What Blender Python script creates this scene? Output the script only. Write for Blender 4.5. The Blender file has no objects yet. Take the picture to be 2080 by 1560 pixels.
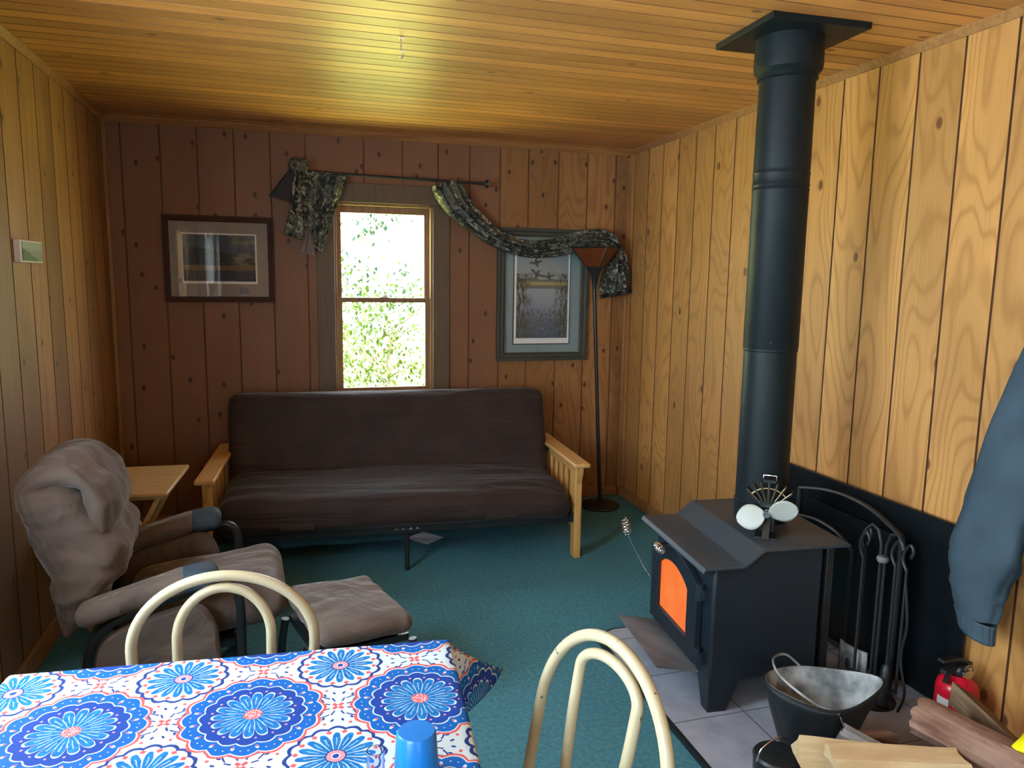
import bpy, bmesh, math, random
from math import sin, cos, pi, radians, sqrt, tan, atan2
from mathutils import Vector, Matrix, noise
from mathutils import Quaternion

S = bpy.context.scene
C = bpy.context.collection

# ------------------------------------------------------------------ camera
YAW, PITCH, ROLL, FPX = 0.289343, 0.139615, 0.0150242, 1505.4
fwd = Vector((sin(YAW)*cos(PITCH), cos(YAW)*cos(PITCH), -sin(PITCH)))
rgt = Vector((cos(YAW), -sin(YAW), 0)); upv = rgt.cross(fwd)
r2 = cos(ROLL)*rgt + sin(ROLL)*upv
u2 = -sin(ROLL)*rgt + cos(ROLL)*upv
cam = bpy.data.objects.new('camera', bpy.data.cameras.new('camera'))
C.objects.link(cam); S.camera = cam
cam.data.sensor_width = 36; cam.data.lens = FPX/2080*36
cam.data.clip_start = 0.02; cam.data.clip_end = 200
m = Matrix((r2, u2, -fwd)).transposed().to_4x4(); m.translation = (0, 0, 1.55)
cam.matrix_world = m

# ------------------------------------------------------------------ light
S.view_settings.view_transform = 'Standard'; S.view_settings.look = 'None'
S.view_settings.gamma = 1; S.view_settings.use_curve_mapping = False
S.view_settings.exposure = -0.36
XL, XR, YB, YF, H = -1.01, 2.278, 4.851, -2.4, 2.443
w = bpy.data.worlds.new('world'); S.world = w; w.use_nodes = True
bg = w.node_tree.nodes['Background']
bg.inputs[0].default_value = (0.80, 0.93, 1.0, 1); bg.inputs[1].default_value = 20.0

def area(name, loc, rot, sx, sy, power, col, portal=False):
    l = bpy.data.lights.new(name, 'AREA'); l.shape = 'RECTANGLE'; l.size = sx; l.size_y = sy
    l.energy = power; l.color = col
    if portal: l.cycles.is_portal = True
    o = bpy.data.objects.new(name, l); C.objects.link(o); o.location = loc; o.rotation_euler = rot
    return o
# windows (x/y, z) openings
WIN_B = (0.262, 0.895, 0.80, 2.02)      # back wall  x0,x1,z0,z1
WIN_L1 = (-0.55, 0.45, 0.95, 2.05)      # left wall  y0,y1,z0,z1
WIN_L2 = (-1.95, -1.05, 0.95, 2.05)
WIN_L0 = (1.30, 2.20, 0.95, 2.05)
WIN_R = (0.1, 0.8, 0.95, 2.05)         # rear wall  x0,x1,z0,z1
area('daylight_left', (XL-.16, -.05, 1.5), (0, -pi/2, 0), 1.1, 1.0, 110, (0.66, 0.86, 1.0))
area('daylight_left_far', (XL-.16, -1.5, 1.5), (0, -pi/2, 0), 1.1, 0.9, 30, (0.66, 0.86, 1.0))
area('daylight_left_near', (XL-.16, 1.75, 1.5), (0, -pi/2, 0), 1.1, .9, 85, (0.66, 0.86, 1.0))
area('daylight_rear', (0.45, YF-.16, 1.5), (-pi/2, 0, pi), .6, 1.0, 4, (0.70, 0.88, 1.0))
sun = bpy.data.lights.new('sun', 'SUN'); sun.energy = 150; sun.angle = radians(3); sun.color = (1, .95, .85)
so = bpy.data.objects.new('sun', sun); C.objects.link(so); so.rotation_euler = (radians(28), radians(20), 0)

# ------------------------------------------------------------------ node helper
class X:
    def __init__(s, nt, v): s.nt, s.v = nt, v
    def _m(s, op, b=None, c=None, rev=False):
        n = s.nt.nodes.new('ShaderNodeMath'); n.operation = op
        a = s
        if rev: a, b = b, s
        for i, q in enumerate((a, b, c)):
            if q is None: continue
            if isinstance(q, X): s.nt.links.new(q.v, n.inputs[i])
            else: n.inputs[i].default_value = q
        return X(s.nt, n.outputs[0])
    def __add__(s, o): return s._m('ADD', o)
    __radd__ = __add__
    def __sub__(s, o): return s._m('SUBTRACT', o)
    def __rsub__(s, o): return s._m('SUBTRACT', o, rev=True)
    def __mul__(s, o): return s._m('MULTIPLY', o)
    __rmul__ = __mul__
    def __truediv__(s, o): return s._m('DIVIDE', o)
    def f(s, op, b=None, c=None): return s._m(op, b, c)
    def lt(s, o): return s._m('LESS_THAN', o)
    def gt(s, o): return s._m('GREATER_THAN', o)
    def step(s, a, b):      # smoothstep a..b
        n = s.nt.nodes.new('ShaderNodeMapRange'); n.interpolation_type = 'SMOOTHSTEP'
        s.nt.links.new(s.v, n.inputs[0]); n.inputs[1].default_value = a; n.inputs[2].default_value = b
        return X(s.nt, n.outputs[0])

class Mat:
    def __init__(s, name, rough=.6, spec=.5, metal=0):
        s.m = bpy.data.materials.new(name); s.m.use_nodes = True; s.nt = s.m.node_tree
        s.b = s.nt.nodes['Principled BSDF']; s.b.inputs['Roughness'].default_value = rough
        s.b.inputs['Metallic'].default_value = metal; s.b.inputs['Specular IOR Level'].default_value = spec
    def node(s, t, **k):
        n = s.nt.nodes.new(t)
        for a, v in k.items(): setattr(n, a, v)
        return n
    def xyz(s, kind='Object'):
        tc = s.node('ShaderNodeTexCoord'); sp = s.node('ShaderNodeSeparateXYZ')
        s.nt.links.new(tc.outputs[kind], sp.inputs[0])
        return [X(s.nt, o) for o in sp.outputs]
    def vec(s, *c):
        n = s.node('ShaderNodeCombineXYZ')
        for i, q in enumerate(c):
            if isinstance(q, X): s.nt.links.new(q.v, n.inputs[i])
            else: n.inputs[i].default_value = q
        return n.outputs[0]
    def noise(s, v, scale=5, detail=2, rough=.5, dist=0):
        n = s.node('ShaderNodeTexNoise'); n.inputs['Scale'].default_value = scale
        n.inputs['Detail'].default_value = detail; n.inputs['Roughness'].default_value = rough
        n.inputs['Distortion'].default_value = dist
        if v is not None: s.nt.links.new(v, n.inputs['Vector'])
        return X(s.nt, n.outputs[0])
    def objv(s, kind='Object'):
        return s.node('ShaderNodeTexCoord').outputs[kind]
    def voro(s, v, scale=5, rand=1):
        n = s.node('ShaderNodeTexVoronoi', voronoi_dimensions='2D'); n.inputs['Scale'].default_value = scale
        n.inputs['Randomness'].default_value = rand
        s.nt.links.new(v, n.inputs['Vector']); return X(s.nt, n.outputs['Distance']), n
    def white(s, x):
        n = s.node('ShaderNodeTexWhiteNoise', noise_dimensions='1D'); s.nt.links.new(x.v, n.inputs['W'])
        return X(s.nt, n.outputs['Value'])
    def mix(s, fac, a, b):
        n = s.node('ShaderNodeMix', data_type='RGBA')
        for i, q in ((0, fac), (6, a), (7, b)):
            if isinstance(q, X): s.nt.links.new(q.v, n.inputs[i])
            elif isinstance(q, (int, float)): n.inputs[i].default_value = q
            elif isinstance(q, tuple): n.inputs[i].default_value = (*q[:3], 1)
            else: s.nt.links.new(q, n.inputs[i])
        return n.outputs[2]
    def col(s, c):
        if isinstance(c, tuple): s.b.inputs['Base Color'].default_value = (*c[:3], 1)
        else: s.nt.links.new(c, s.b.inputs['Base Color'])
    def bump(s, h, strength=.3, dist=.01):
        n = s.node('ShaderNodeBump'); n.inputs['Strength'].default_value = strength; n.inputs['Distance'].default_value = dist
        s.nt.links.new(h.v, n.inputs['Height']); s.nt.links.new(n.outputs[0], s.b.inputs['Normal'])
    def rough(s, x):
        s.nt.links.new(x.v, s.b.inputs['Roughness'])

def plain(name, c, rough=.6, var=.12, scale=8, metal=0, spec=.5, bump=0, bscale=60, c2=None, detail=4):
    M = Mat(name, rough, spec, metal)
    v = M.objv(); n = M.noise(v, scale, detail)
    lo = tuple(q*(1-var) for q in c); hi = tuple(min(1, q*(1+var)) for q in c) if c2 is None else c2
    M.col(M.mix(n.step(.3, .7), lo, hi))
    if bump: M.bump(M.noise(v, bscale, 3), bump, .004)
    return M.m

def srgb(r, g, b):
    return tuple(((q/255)/12.92 if q/255 <= .04045 else ((q/255+.055)/1.055)**2.4) for q in (r, g, b))

# plank / plywood wood for big surfaces; axis u across planks, t along grain
def wood_wall(name, ua, ta, u0, pitch, light, dark, knotc, contour=9, linew=.55, tone=.18, knots=3.0, kn=.05, rough=.5, stretch=.22, spec=.3, fine=.25, two=None, kon=.45):
    M = Mat(name, rough, spec)
    c = M.xyz(); u, t = c[ua], c[ta]
    k = ((u-u0)/pitch).f('FLOOR'); r1 = M.white(k+3.3); rr = M.white(k*1.7+11.1)
    # knots
    kv = M.vec(u*1.0, t*.62+r1*.37, 0.0)
    kd, vn = M.voro(kv, knots)
    kc = X(M.nt, M.node('ShaderNodeSeparateColor').outputs[0])
    M.nt.links.new(vn.outputs['Color'], kc.v.node.inputs[0])
    on = kc.gt(kon)
    # contour field pulled around knots
    n1 = M.noise(M.vec(u*4.5, t*4.5*stretch+rr*9, rr*5), 1.0, 1.5, .4)
    fld = n1*contour + (kd*-9).f('EXPONENT')*on*1.6 + u*6
    ring = (fld*2*pi).f('SINE')*.5+.5
    ring = ring.f('POWER', 4.0)
    fine_n = M.noise(M.vec(u*160, t*4+rr*20, r1), 1.0, 3)
    big = M.noise(M.vec(u*2.2+rr*3, t*.9+r1*5, 2.0), 1.0, 2)
    base = M.mix((big+(rr-.5)*.5).step(.3, .75), tuple(q*(1-tone) for q in light), tuple(min(1, q*(1+tone)) for q in light))
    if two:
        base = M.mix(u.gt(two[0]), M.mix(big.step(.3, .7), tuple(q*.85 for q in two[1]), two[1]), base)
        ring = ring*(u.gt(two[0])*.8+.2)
    cc = M.mix(ring*linew, base, dark)
    cc = M.mix(fine_n.step(.45, .75)*fine, cc, dark)
    kk = (1-kd.step(kn*.45, kn))*on
    cc = M.mix(kk*.85, cc, knotc)
    M.col(cc)
    M.bump(ring*.4+fine_n*.4, .12, .002)
    return M.m

def stick(name, light, dark, rough=.45, axis=0, scale=1.0):
    M = Mat(name, rough, .4); c = M.xyz()
    p = [c[0]*60*scale, c[1]*60*scale, c[2]*60*scale]; p[axis] = c[axis]*3*scale
    n = M.noise(M.vec(*p), 1, 3); n2 = M.noise(M.objv(), 4*scale, 2)
    M.col(M.mix(n.step(.35, .75)*.6+n2*.2, light, dark))
    return M.m

# ------------------------------------------------------------------ mesh helper
class MB:
    def __init__(s): s.b = bmesh.new()
    def face(s, vs):
        try: return s.b.faces.new(vs)
        except ValueError: return None
    def box(s, c, d, M=None):
        vs = []
        for z in (-.5, .5):
            for x, y in ((-.5, -.5), (.5, -.5), (.5, .5), (-.5, .5)):
                p = Vector((x*d[0], y*d[1], z*d[2]))
                if M is not None: p = M @ p
                vs.append(s.b.verts.new(p+Vector(c)))
        for f in ((3, 2, 1, 0), (4, 5, 6, 7), (0, 1, 5, 4), (1, 2, 6, 5), (2, 3, 7, 6), (3, 0, 4, 7)):
            s.face([vs[i] for i in f])
        return s
    def beam(s, a, b, wx, wy, roll=0, up=(0, 0, 1)):
        a, b = Vector(a), Vector(b); d = (b-a); L = d.length; d.normalize()
        up = Vector(up)
        if abs(d.dot(up)) > .98: up = Vector((0, 1, 0))
        x = d.cross(up).normalized(); y = x.cross(d)
        M = Matrix((x, y, d)).transposed()
        return s.box((a+b)/2, (wx, wy, L), M @ Matrix.Rotation(roll, 3, 'Z'))
    def prism(s, pts, axis, a, b):       # closed outline pts (2D) extruded along axis a..b
        def P(p, t):
            q = list(p); q.insert(axis, t); return Vector(q)
        lo = [s.b.verts.new(P(p, a)) for p in pts]; hi = [s.b.verts.new(P(p, b)) for p in pts]
        n = len(pts)
        s.face(lo[::-1]); s.face(hi)
        for i in range(n): s.face([lo[i], lo[(i+1) % n], hi[(i+1) % n], hi[i]])
        return s
    def rings(s, rings, cap=True, closed=False):
        R = [[s.b.verts.new(p) for p in r] for r in rings]; n = len(R[0])
        m = len(R)
        for i in range(m if closed else m-1):
            a, b = R[i], R[(i+1) % m]
            for j in range(n): s.face([a[j], a[(j+1) % n], b[(j+1) % n], b[j]])
        if cap and not closed: s.face(R[0][::-1]); s.face(R[-1])
        return s
    def tube(s, pts, r, n=10, closed=False, cap=True, flat=1.0):
        pts = [Vector(p) for p in pts]; m = len(pts)
        rr = r if isinstance(r, (list, tuple)) else [r]*m
        t0 = (pts[1]-pts[0]).normalized()
        up = Vector((0, 0, 1)) if abs(t0.z) < .9 else Vector((1, 0, 0))
        x = t0.cross(up).normalized(); out = []
        for i in range(m):
            if closed: t = (pts[(i+1) % m]-pts[i-1]).normalized()
            else: t = (pts[min(i+1, m-1)]-pts[max(i-1, 0)]).normalized()
            x = (x-t*x.dot(t)).normalized(); y = t.cross(x)
            out.append([pts[i]+(x*cos(2*pi*k/n)+y*sin(2*pi*k/n)*flat)*rr[i] for k in range(n)])
        return s.rings(out, cap, closed)
    def lathe(s, prof, n=32, c=(0, 0, 0), M=None, cap=True):
        out = []
        for r, z in prof:
            ring = [Vector((r*cos(2*pi*k/n), r*sin(2*pi*k/n), z)) for k in range(n)]
            out.append([(M @ p if M is not None else p)+Vector(c) for p in ring])
        return s.rings(out, cap)
    def cushion(s, size, r=.05, n=14, puff=.0, amp=.006, sc=6, seed=0, M=None, c=(0, 0, 0), warp=None, fold=0):
        hx, hy, hz = size[0]/2, size[1]/2, size[2]/2; r = min(r, hx, hy, hz)
        grid = {}
        b = bmesh.new(); bmesh.ops.create_cube(b, size=2)
        bmesh.ops.subdivide_edges(b, edges=b.edges[:], cuts=n, use_grid_fill=True)
        vm = {}
        for v in b.verts:
            q = v.co.copy(); p = Vector((q.x*hx, q.y*hy, q.z*hz))
            inn = Vector((max(-hx+r, min(hx-r, p.x)), max(-hy+r, min(hy-r, p.y)), max(-hz+r, min(hz-r, p.z))))
            d = p-inn
            o = inn+d.normalized()*r if d.length > 1e-9 else p
            o.z *= 1+puff*(1-q.x**2)*(1-q.y**2)
            nn = noise.noise(o*sc+Vector((seed, seed*2, 0)))
            o += o.normalized()*nn*amp
            if fold:
                f = noise.noise(Vector((o.x*2.2, o.y*16, o.z*16))+Vector((seed, 0, 0)))
                o += Vector((0, 0, 1))*f*fold*(1 if o.z > 0 else -1)
            if warp: o = warp(o)
            if M is not None: o = M @ o
            vm[v] = s.b.verts.new(o+Vector(c))
        for f in b.faces: s.face([vm[v] for v in f.verts])
        b.free(); return s
    def grid(s, nu, nv, fn, thick=0):
        V = [[s.b.verts.new(fn(i/nu, j/nv)) for j in range(nv+1)] for i in range(nu+1)]
        for i in range(nu):
            for j in range(nv): s.face([V[i][j], V[i+1][j], V[i+1][j+1], V[i][j+1]])
        return s
    def done(s, name, mat, parent=None, smooth=True, bevel=0, solid=0, angle=40, mats=None, sub=0, loc=None, rot=None):
        bmesh.ops.recalc_face_normals(s.b, faces=s.b.faces[:])
        me = bpy.data.meshes.new(name); s.b.to_mesh(me); s.b.free()
        for q in (mats or [mat]): me.materials.append(q)
        if smooth:
            me.shade_smooth(); me.set_sharp_from_angle(angle=radians(angle))
        o = bpy.data.objects.new(name, me); C.objects.link(o)
        if parent: o.parent = parent
        if loc: o.location = loc
        if rot: o.rotation_euler = rot
        if solid:
            q = o.modifiers.new('s', 'SOLIDIFY'); q.thickness = solid; q.offset = 0
        if sub:
            q = o.modifiers.new('u', 'SUBSURF'); q.levels = q.render_levels = sub
        if bevel:
            q = o.modifiers.new('b', 'BEVEL'); q.width = bevel; q.segments = 2; q.limit_method = 'ANGLE'
        return o

def tag(o, label, cat, group=None):
    o['label'] = label; o['category'] = cat
    if group: o['group'] = group
    return o
def thing(name, label, cat, loc=(0, 0, 0), rz=0, group=None):
    o = bpy.data.objects.new(name, None); C.objects.link(o); o.empty_display_size = .1
    o.location = loc; o.rotation_euler = (0, 0, rz); return tag(o, label, cat, group)
def struct(o): o['kind'] = 'structure'; return o
def spline(pts, n=8, closed=False):
    P = [Vector(p) for p in pts]; out = []; m = len(P)
    for i in range(m if closed else m-1):
        g = (lambda k: P[k % m]) if closed else (lambda k: P[max(0, min(m-1, k))])
        a, b, c, d = g(i-1), g(i), g(i+1), g(i+2)
        for j in range(n):
            t = j/n
            out.append(.5*((2*b)+(c-a)*t+(2*a-5*b+4*c-d)*t*t+(3*b-a-3*c+d)*t**3))
    if not closed: out.append(P[-1])
    return out
def lerp0(a, b, t): return a+(b-a)*t
def RX(a): return Matrix.Rotation(a, 3, 'X')
def RY(a): return Matrix.Rotation(a, 3, 'Y')
def RZ(a): return Matrix.Rotation(a, 3, 'Z')

# ------------------------------------------------------------------ materials
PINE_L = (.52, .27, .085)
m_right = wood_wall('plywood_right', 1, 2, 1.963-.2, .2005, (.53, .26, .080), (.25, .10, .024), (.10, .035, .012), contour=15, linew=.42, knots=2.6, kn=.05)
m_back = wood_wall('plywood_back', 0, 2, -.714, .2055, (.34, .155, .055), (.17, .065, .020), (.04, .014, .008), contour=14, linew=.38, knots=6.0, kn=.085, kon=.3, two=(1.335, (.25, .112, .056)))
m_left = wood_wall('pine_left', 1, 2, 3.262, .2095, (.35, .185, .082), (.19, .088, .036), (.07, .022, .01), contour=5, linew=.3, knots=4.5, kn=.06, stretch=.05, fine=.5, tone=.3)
m_ceil = wood_wall('pine_ceiling', 1, 0, -2.4, .083, (.62, .275, .072), (.34, .125, .028), (.14, .04, .012), contour=4, linew=.25, knots=3.0, kn=.05, stretch=.05, rough=.42, spec=.7, fine=.4, tone=.22)
m_trim = stick('pine_trim', (.40, .19, .07), (.22, .09, .03), axis=2)
m_trimx = stick('pine_trim_long', (.40, .18, .06), (.22, .09, .03), axis=0)
m_casing = stick('window_casing_wood', (.135, .088, .050), (.10, .062, .034), axis=2, rough=.5)
m_sash = stick('window_sash_wood', (.30, .17, .08), (.18, .09, .04), axis=2, rough=.5)
m_vinyl = plain('white_vinyl', (.75, .78, .78), .4, .03)
m_groove2 = plain('groove_brown', (.17, .075, .035), .8)
m_groove3 = plain('ceiling_groove', (.20, .085, .028), .6)
m_groove = plain('groove_dark', (.10, .035, .012), .8)
m_black = plain('black_metal', (.012, .013, .015), .35, .2)
m_blackmatte = plain('black_iron', (.010, .013, .016), .45, .25, 12)
m_stove = plain('stove_steel', (.012, .018, .026), .45, .15, 5, spec=.35)
m_stovetop = plain('stove_top_steel', (.042, .062, .085), .45, .3, 3, spec=.35, c2=(.045, .048, .052))
m_pipe = plain('stove_pipe_paint', (.006, .011, .013), .5, .1, 3, spec=.22)
m_chrome = plain('chrome', (.7, .7, .7), .2, .05, metal=1)
m_ash = plain('ashy_steel', (.11, .115, .13), .7, .3, 6, c2=(.17, .175, .19))
def fabric(name, c, rough, ax, amp, spec=.3, sheen=.3):
    M = Mat(name, rough, spec); o = M.xyz(); n0 = M.noise(M.objv(), 6, 3)
    M.col(M.mix(n0.step(.3, .7), tuple(q*.82 for q in c), tuple(q*1.18 for q in c)))
    a = M.noise(M.vec(o[0]*ax[0], o[1]*ax[1], o[2]*ax[2]), 1, 3, .5, .6); b = M.noise(M.vec(o[0]*ax[0]*2.3, o[1]*ax[1]*2.3, o[2]*ax[2]*2.3), 1, 2, .5, .8)
    rid = 1-(a*2-1).f('ABSOLUTE')*3; rid = rid.f('MAXIMUM', 0)
    M.bump(rid*.5+b*.5, .55, amp); M.b.inputs['Sheen Weight'].default_value = sheen; M.b.inputs['Sheen Roughness'].default_value = .4
    return M.m
m_futon = fabric('futon_brown_cover', (.034, .020, .018), .7, (.9, 5, 6), .03, .25, .08)
m_suede = fabric('brown_microfiber', (.125, .092, .078), .85, (4.5, 4.5, 4.5), .024, .2, .25)
m_patch = plain('blue_grey_cloth', (.030, .050, .072), .8, .2, 12)
m_oak = stick('futon_arm_wood', (.62, .36, .13), (.48, .24, .07), axis=1)
m_oakz = stick('futon_post_wood', (.60, .33, .10), (.46, .22, .06), axis=2)
m_tray = stick('folding_table_wood', (.60, .42, .20), (.45, .28, .11), axis=0)
m_cream = plain('cream_enamel', (.66, .58, .40), .3, .06, 9, c2=(.74, .67, .49))
M = Mat('cream_enamel_chipped', .28, .5)
nz = M.noise(M.objv(), 55, 3); nb = M.noise(M.objv(), 9, 2)
M.col(M.mix((nz.gt(.70))*(nb.gt(.52)), M.mix(nb, (.40, .34, .21), (.52, .45, .30)), (.10, .08, .06)))
m_cream = M.m
m_paper = plain('white_paper', (.75, .78, .85), .7, .03)
m_white = plain('white_board', (.78, .78, .76), .5, .03)
m_red = plain('extinguisher_red', (.62, .008, .03), .28, .08)
m_hull = plain('heat_shield_black', (.005, .007, .009), .35, .3, 3, spec=.3)
m_yellow = plain('yellow_plastic', (.80, .72, .0), .35, .1, 14, bump=.3, bscale=20)
m_jacket = plain('blue_grey_sweatshirt', (.052, .080, .105), .95, .15, 6, bump=.25, bscale=400, spec=.1)
m_jacketin = plain('dark_sweatshirt_lining', (.012, .014, .018), .95, .2)
m_fanblade = plain('fan_blade_white', (.42, .44, .40), .35, .06)
m_brass = plain('fin_edge_gold', (.62, .52, .30), .35, .1, metal=.6)
m_amber = plain('lamp_brown_panel', (.13, .030, .008), .35, .15, 4)
m_lining = plain('scarf_lining_mauve', (.22, .17, .17), .8, .2)
m_scarfback = plain('scarf_dark_lining', (.030, .026, .028), .8, .15)
m_galv = plain('galvanised_ashy', (.16, .17, .175), .6, .4, 14, c2=(.42, .44, .45), detail=8, bump=.3, bscale=30)
m_grey_frame = plain('olive_grey_frame', (.050, .052, .042), .5, .1, 6)
m_gold = plain('gold_bead', (.16, .13, .06), .4, .1)
m_brownframe = stick('brown_picture_frame', (.060, .026, .017), (.035, .014, .010), axis=0, rough=.75)
m_matblue = plain('blue_grey_mat', (.21, .29, .30), .8, .03)
m_matgrey = plain('grey_beige_mat', (.26, .235, .21), .8, .03)

# carpet
M = Mat('teal_carpet', .95, .15)
v = M.objv(); n1 = M.noise(v, 350, 2); n2 = M.noise(v, 3, 3); n3 = M.noise(v, 60, 2)
M.col(M.mix((n1+n3*.4).step(.5, .95), M.mix(n2, (.028, .130, .178), (.040, .172, .225)), (.12, .31, .38)))
M.bump(n1, .5, .004); m_carpet = M.m
# hearth tiles
M = Mat('grey_hearth_tile', .55, .4)
c = M.xyz(); v = M.objv()
gx = ((c[0]/.305).f('FRACT')-.5).f('ABSOLUTE'); gy = ((c[1]/.305).f('FRACT')-.5).f('ABSOLUTE')
g = gx.f('MAXIMUM', gy).gt(.492)
n = M.noise(v, 9, 5); n2 = M.noise(v, 90, 2)
cc = M.mix(n.step(.3, .7), (.29, .31, .38), (.38, .40, .48)); cc = M.mix(n2.step(.62, .75)*.5, cc, (.55, .55, .60))
M.col(M.mix(g, cc, (.10, .10, .11))); m_hearth = M.m
# camouflage
M = Mat('camouflage_cloth', .8, .2)
v = M.objv(); a = M.noise(v, 11, 5, .6, 1.2); b = M.noise(v, 24, 4, .6, 1.5); d = M.noise(v, 45, 3, .6, 2.0)
cc = M.mix(a.step(.45, .55), (.030, .034, .030), (.125, .130, .105)); cc = M.mix(b.step(.54, .60), cc, (.36, .35, .29))
cc = M.mix(d.step(.58, .64), cc, (.010, .011, .012)); cc = M.mix(a.step(.60, .66)*.8, cc, (.055, .040, .022))
M.col(cc); m_camo = M.m
# window glass
M = Mat('window_glass', 0, .5)
t = M.node('ShaderNodeBsdfTransparent'); gl = M.node('ShaderNodeBsdfGlossy'); gl.inputs['Roughness'].default_value = .02
lw = M.node('ShaderNodeLayerWeight'); lw.inputs[0].default_value = .5; fr = X(M.nt, lw.outputs['Facing']).f('POWER', 5.0)*.7+.022; mx = M.node('ShaderNodeMixShader')
M.nt.links.new(fr.v, mx.inputs[0]); M.nt.links.new(t.outputs[0], mx.inputs[1]); M.nt.links.new(gl.outputs[0], mx.inputs[2])
M.nt.links.new(mx.outputs[0], M.nt.nodes['Material Output'].inputs[0]); m_glass = M.m
# glowing stove window
M = Mat('stove_fire_glass', .3, .5)
c = M.xyz(); n = M.noise(M.vec(c[0]*9, c[1]*9, c[2]*5), 1, 4, .6, 1); 
fc = M.mix(n.step(.3, .75), (1.0, .16, .015), (1.0, .25, .05))
M.col((.3, .05, .01)); M.nt.links.new(fc, M.b.inputs['Emission Color']); M.b.inputs['Emission Strength'].default_value = .95; m_fire = M.m

# ------------------------------------------------------------------ room shell
def grooved(name, mat, horiz, fixed, u0, u1, z0, z1, grooves, holes, depth=.008, gw=.009, out=1, thick=.10, gmat=None):
    """wall slab in plane (axis fixed); grooves run along the other axis; holes=(ua,ub,za,zb)"""
    mb = MB()
    us = {u0, u1}
    for g in grooves:
        if u0 < g < u1: us |= {g-gw/2, g-gw*.18, g+gw*.18, g+gw/2}
    zs = {z0, z1}
    for h in holes: us |= {h[0], h[1]}; zs |= {h[2], h[3]}
    us = sorted(us); zs = sorted(zs)
    us = [q for q in us if u0 <= q <= u1]
    def dep(u):
        for g in grooves:
            if abs(u-g) <= gw*.181: return depth
        return 0
    def P(u, z, d):
        return {'back': (u, fixed+d*out, z), 'side': (fixed+d*out, u, z), 'top': (z, u, fixed+d*out)}[horiz]
    V = {}
    def vert(u, z, k):
        key = (u, z, k)
        if key not in V: V[key] = mb.b.verts.new(P(u, z, dep(u) if k == 0 else thick))
        return V[key]
    def hole(ua, ub, za, zb):
        return any(ua >= h[0]-1e-6 and ub <= h[1]+1e-6 and za >= h[2]-1e-6 and zb <= h[3]+1e-6 for h in holes)
    cells = {}
    for i in range(len(us)-1):
        for j in range(len(zs)-1): cells[i, j] = not hole(us[i], us[i+1], zs[j], zs[j+1])
    for (i, j), on in cells.items():
        if not on: continue
        a, b, c_, d = us[i], us[i+1], zs[j], zs[j+1]
        for k in (0, 1):
            f = mb.face([vert(a, c_, k), vert(b, c_, k), vert(b, d, k), vert(a, d, k)])
            if f and k == 0 and gmat and (dep(a) or dep(b)): f.material_index = 1
        for di, dj, e in ((-1, 0, ((a, c_), (a, d))), (1, 0, ((b, c_), (b, d))), (0, -1, ((a, c_), (b, c_))), (0, 1, ((a, d), (b, d)))):
            if not cells.get((i+di, j+dj), False):
                (p, q), (r, t_) = e
                mb.face([vert(p, q, 0), vert(r, t_, 0), vert(r, t_, 1), vert(p, q, 1)])
    return struct(mb.done(name, mat, smooth=False, mats=[mat, gmat] if gmat else None))

gb = [-.917, -.712, -.511, -.308, -.102, .104, .455, .697, .927, 1.135, 1.342, 1.539, 1.751, 1.96, 2.171]
gr = [1.963+.2005*k for k in range(-21, 15)]
gl_ = [3.262+.2095*k for k in range(-26, 8)]
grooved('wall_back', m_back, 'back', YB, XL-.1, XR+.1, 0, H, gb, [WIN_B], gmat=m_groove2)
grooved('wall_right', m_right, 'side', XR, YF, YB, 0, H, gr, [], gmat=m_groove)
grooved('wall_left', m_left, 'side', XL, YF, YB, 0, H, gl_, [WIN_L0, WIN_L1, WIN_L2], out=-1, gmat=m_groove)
grooved('wall_front', m_back, 'back', YF, XL-.1, XR+.1, 0, H, [], [WIN_R], out=-1)
grooved('ceiling', m_ceil, 'top', H, YF-.1, YB+.1, XL-.1, XR+.1, [-2.4+.083*k for k in range(89)], [], depth=.004, gw=.007, gmat=m_groove3)
struct(MB().box(((XL+XR)/2, (YF+YB)/2, -.05), (XR-XL+.2, YB-YF+.2, .10)).done('floor', m_carpet, smooth=False))
struct(MB().box((XR-.010, (YF+YB)/2, .035), (.020, YB-YF, .07)).done('baseboard_right', m_trim, bevel=.004))
struct(MB().box((XL+.008, (YF+YB)/2, .045), (.016, YB-YF, .09)).done('baseboard_left', m_trim, bevel=.004))
struct(MB().box(((XL+XR)/2, YB-.008, .035), (XR-XL-.05, .016, .07)).done('baseboard_back', m_trimx, bevel=.004))
struct(MB().prism([(YB, H), (YB-.030, H), (YB-.030, H-.008), (YB-.006, H-.034), (YB, H-.034)], 0, XL, XR).done('trim_1', m_trimx))
struct(MB().prism([(XR, H), (XR-.026, H), (XR-.026, H-.008), (XR-.006, H-.030), (XR, H-.030)], 1, YF, YB-.03).b and MB().prism([(XR, H), (XR-.026, H), (XR-.026, H-.008), (XR-.006, H-.030), (XR, H-.030)], 1, YF, YB-.03).done('trim_2', m_trim))
struct(MB().prism([(XL, H), (XL+.026, H), (XL+.026, H-.008), (XL+.006, H-.030), (XL, H-.030)], 1, YF, YB-.03).done('trim_3', m_trim))
struct(MB().box((XR-.010, YB-.010, H/2-.02), (.020, .020, H-.05)).done('trim_4', m_trim, bevel=.004))
struct(MB().box((XL+.011, YB-.011, H/2-.02), (.022, .022, H-.05)).done('trim_5', m_trim, bevel=.004))

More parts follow.
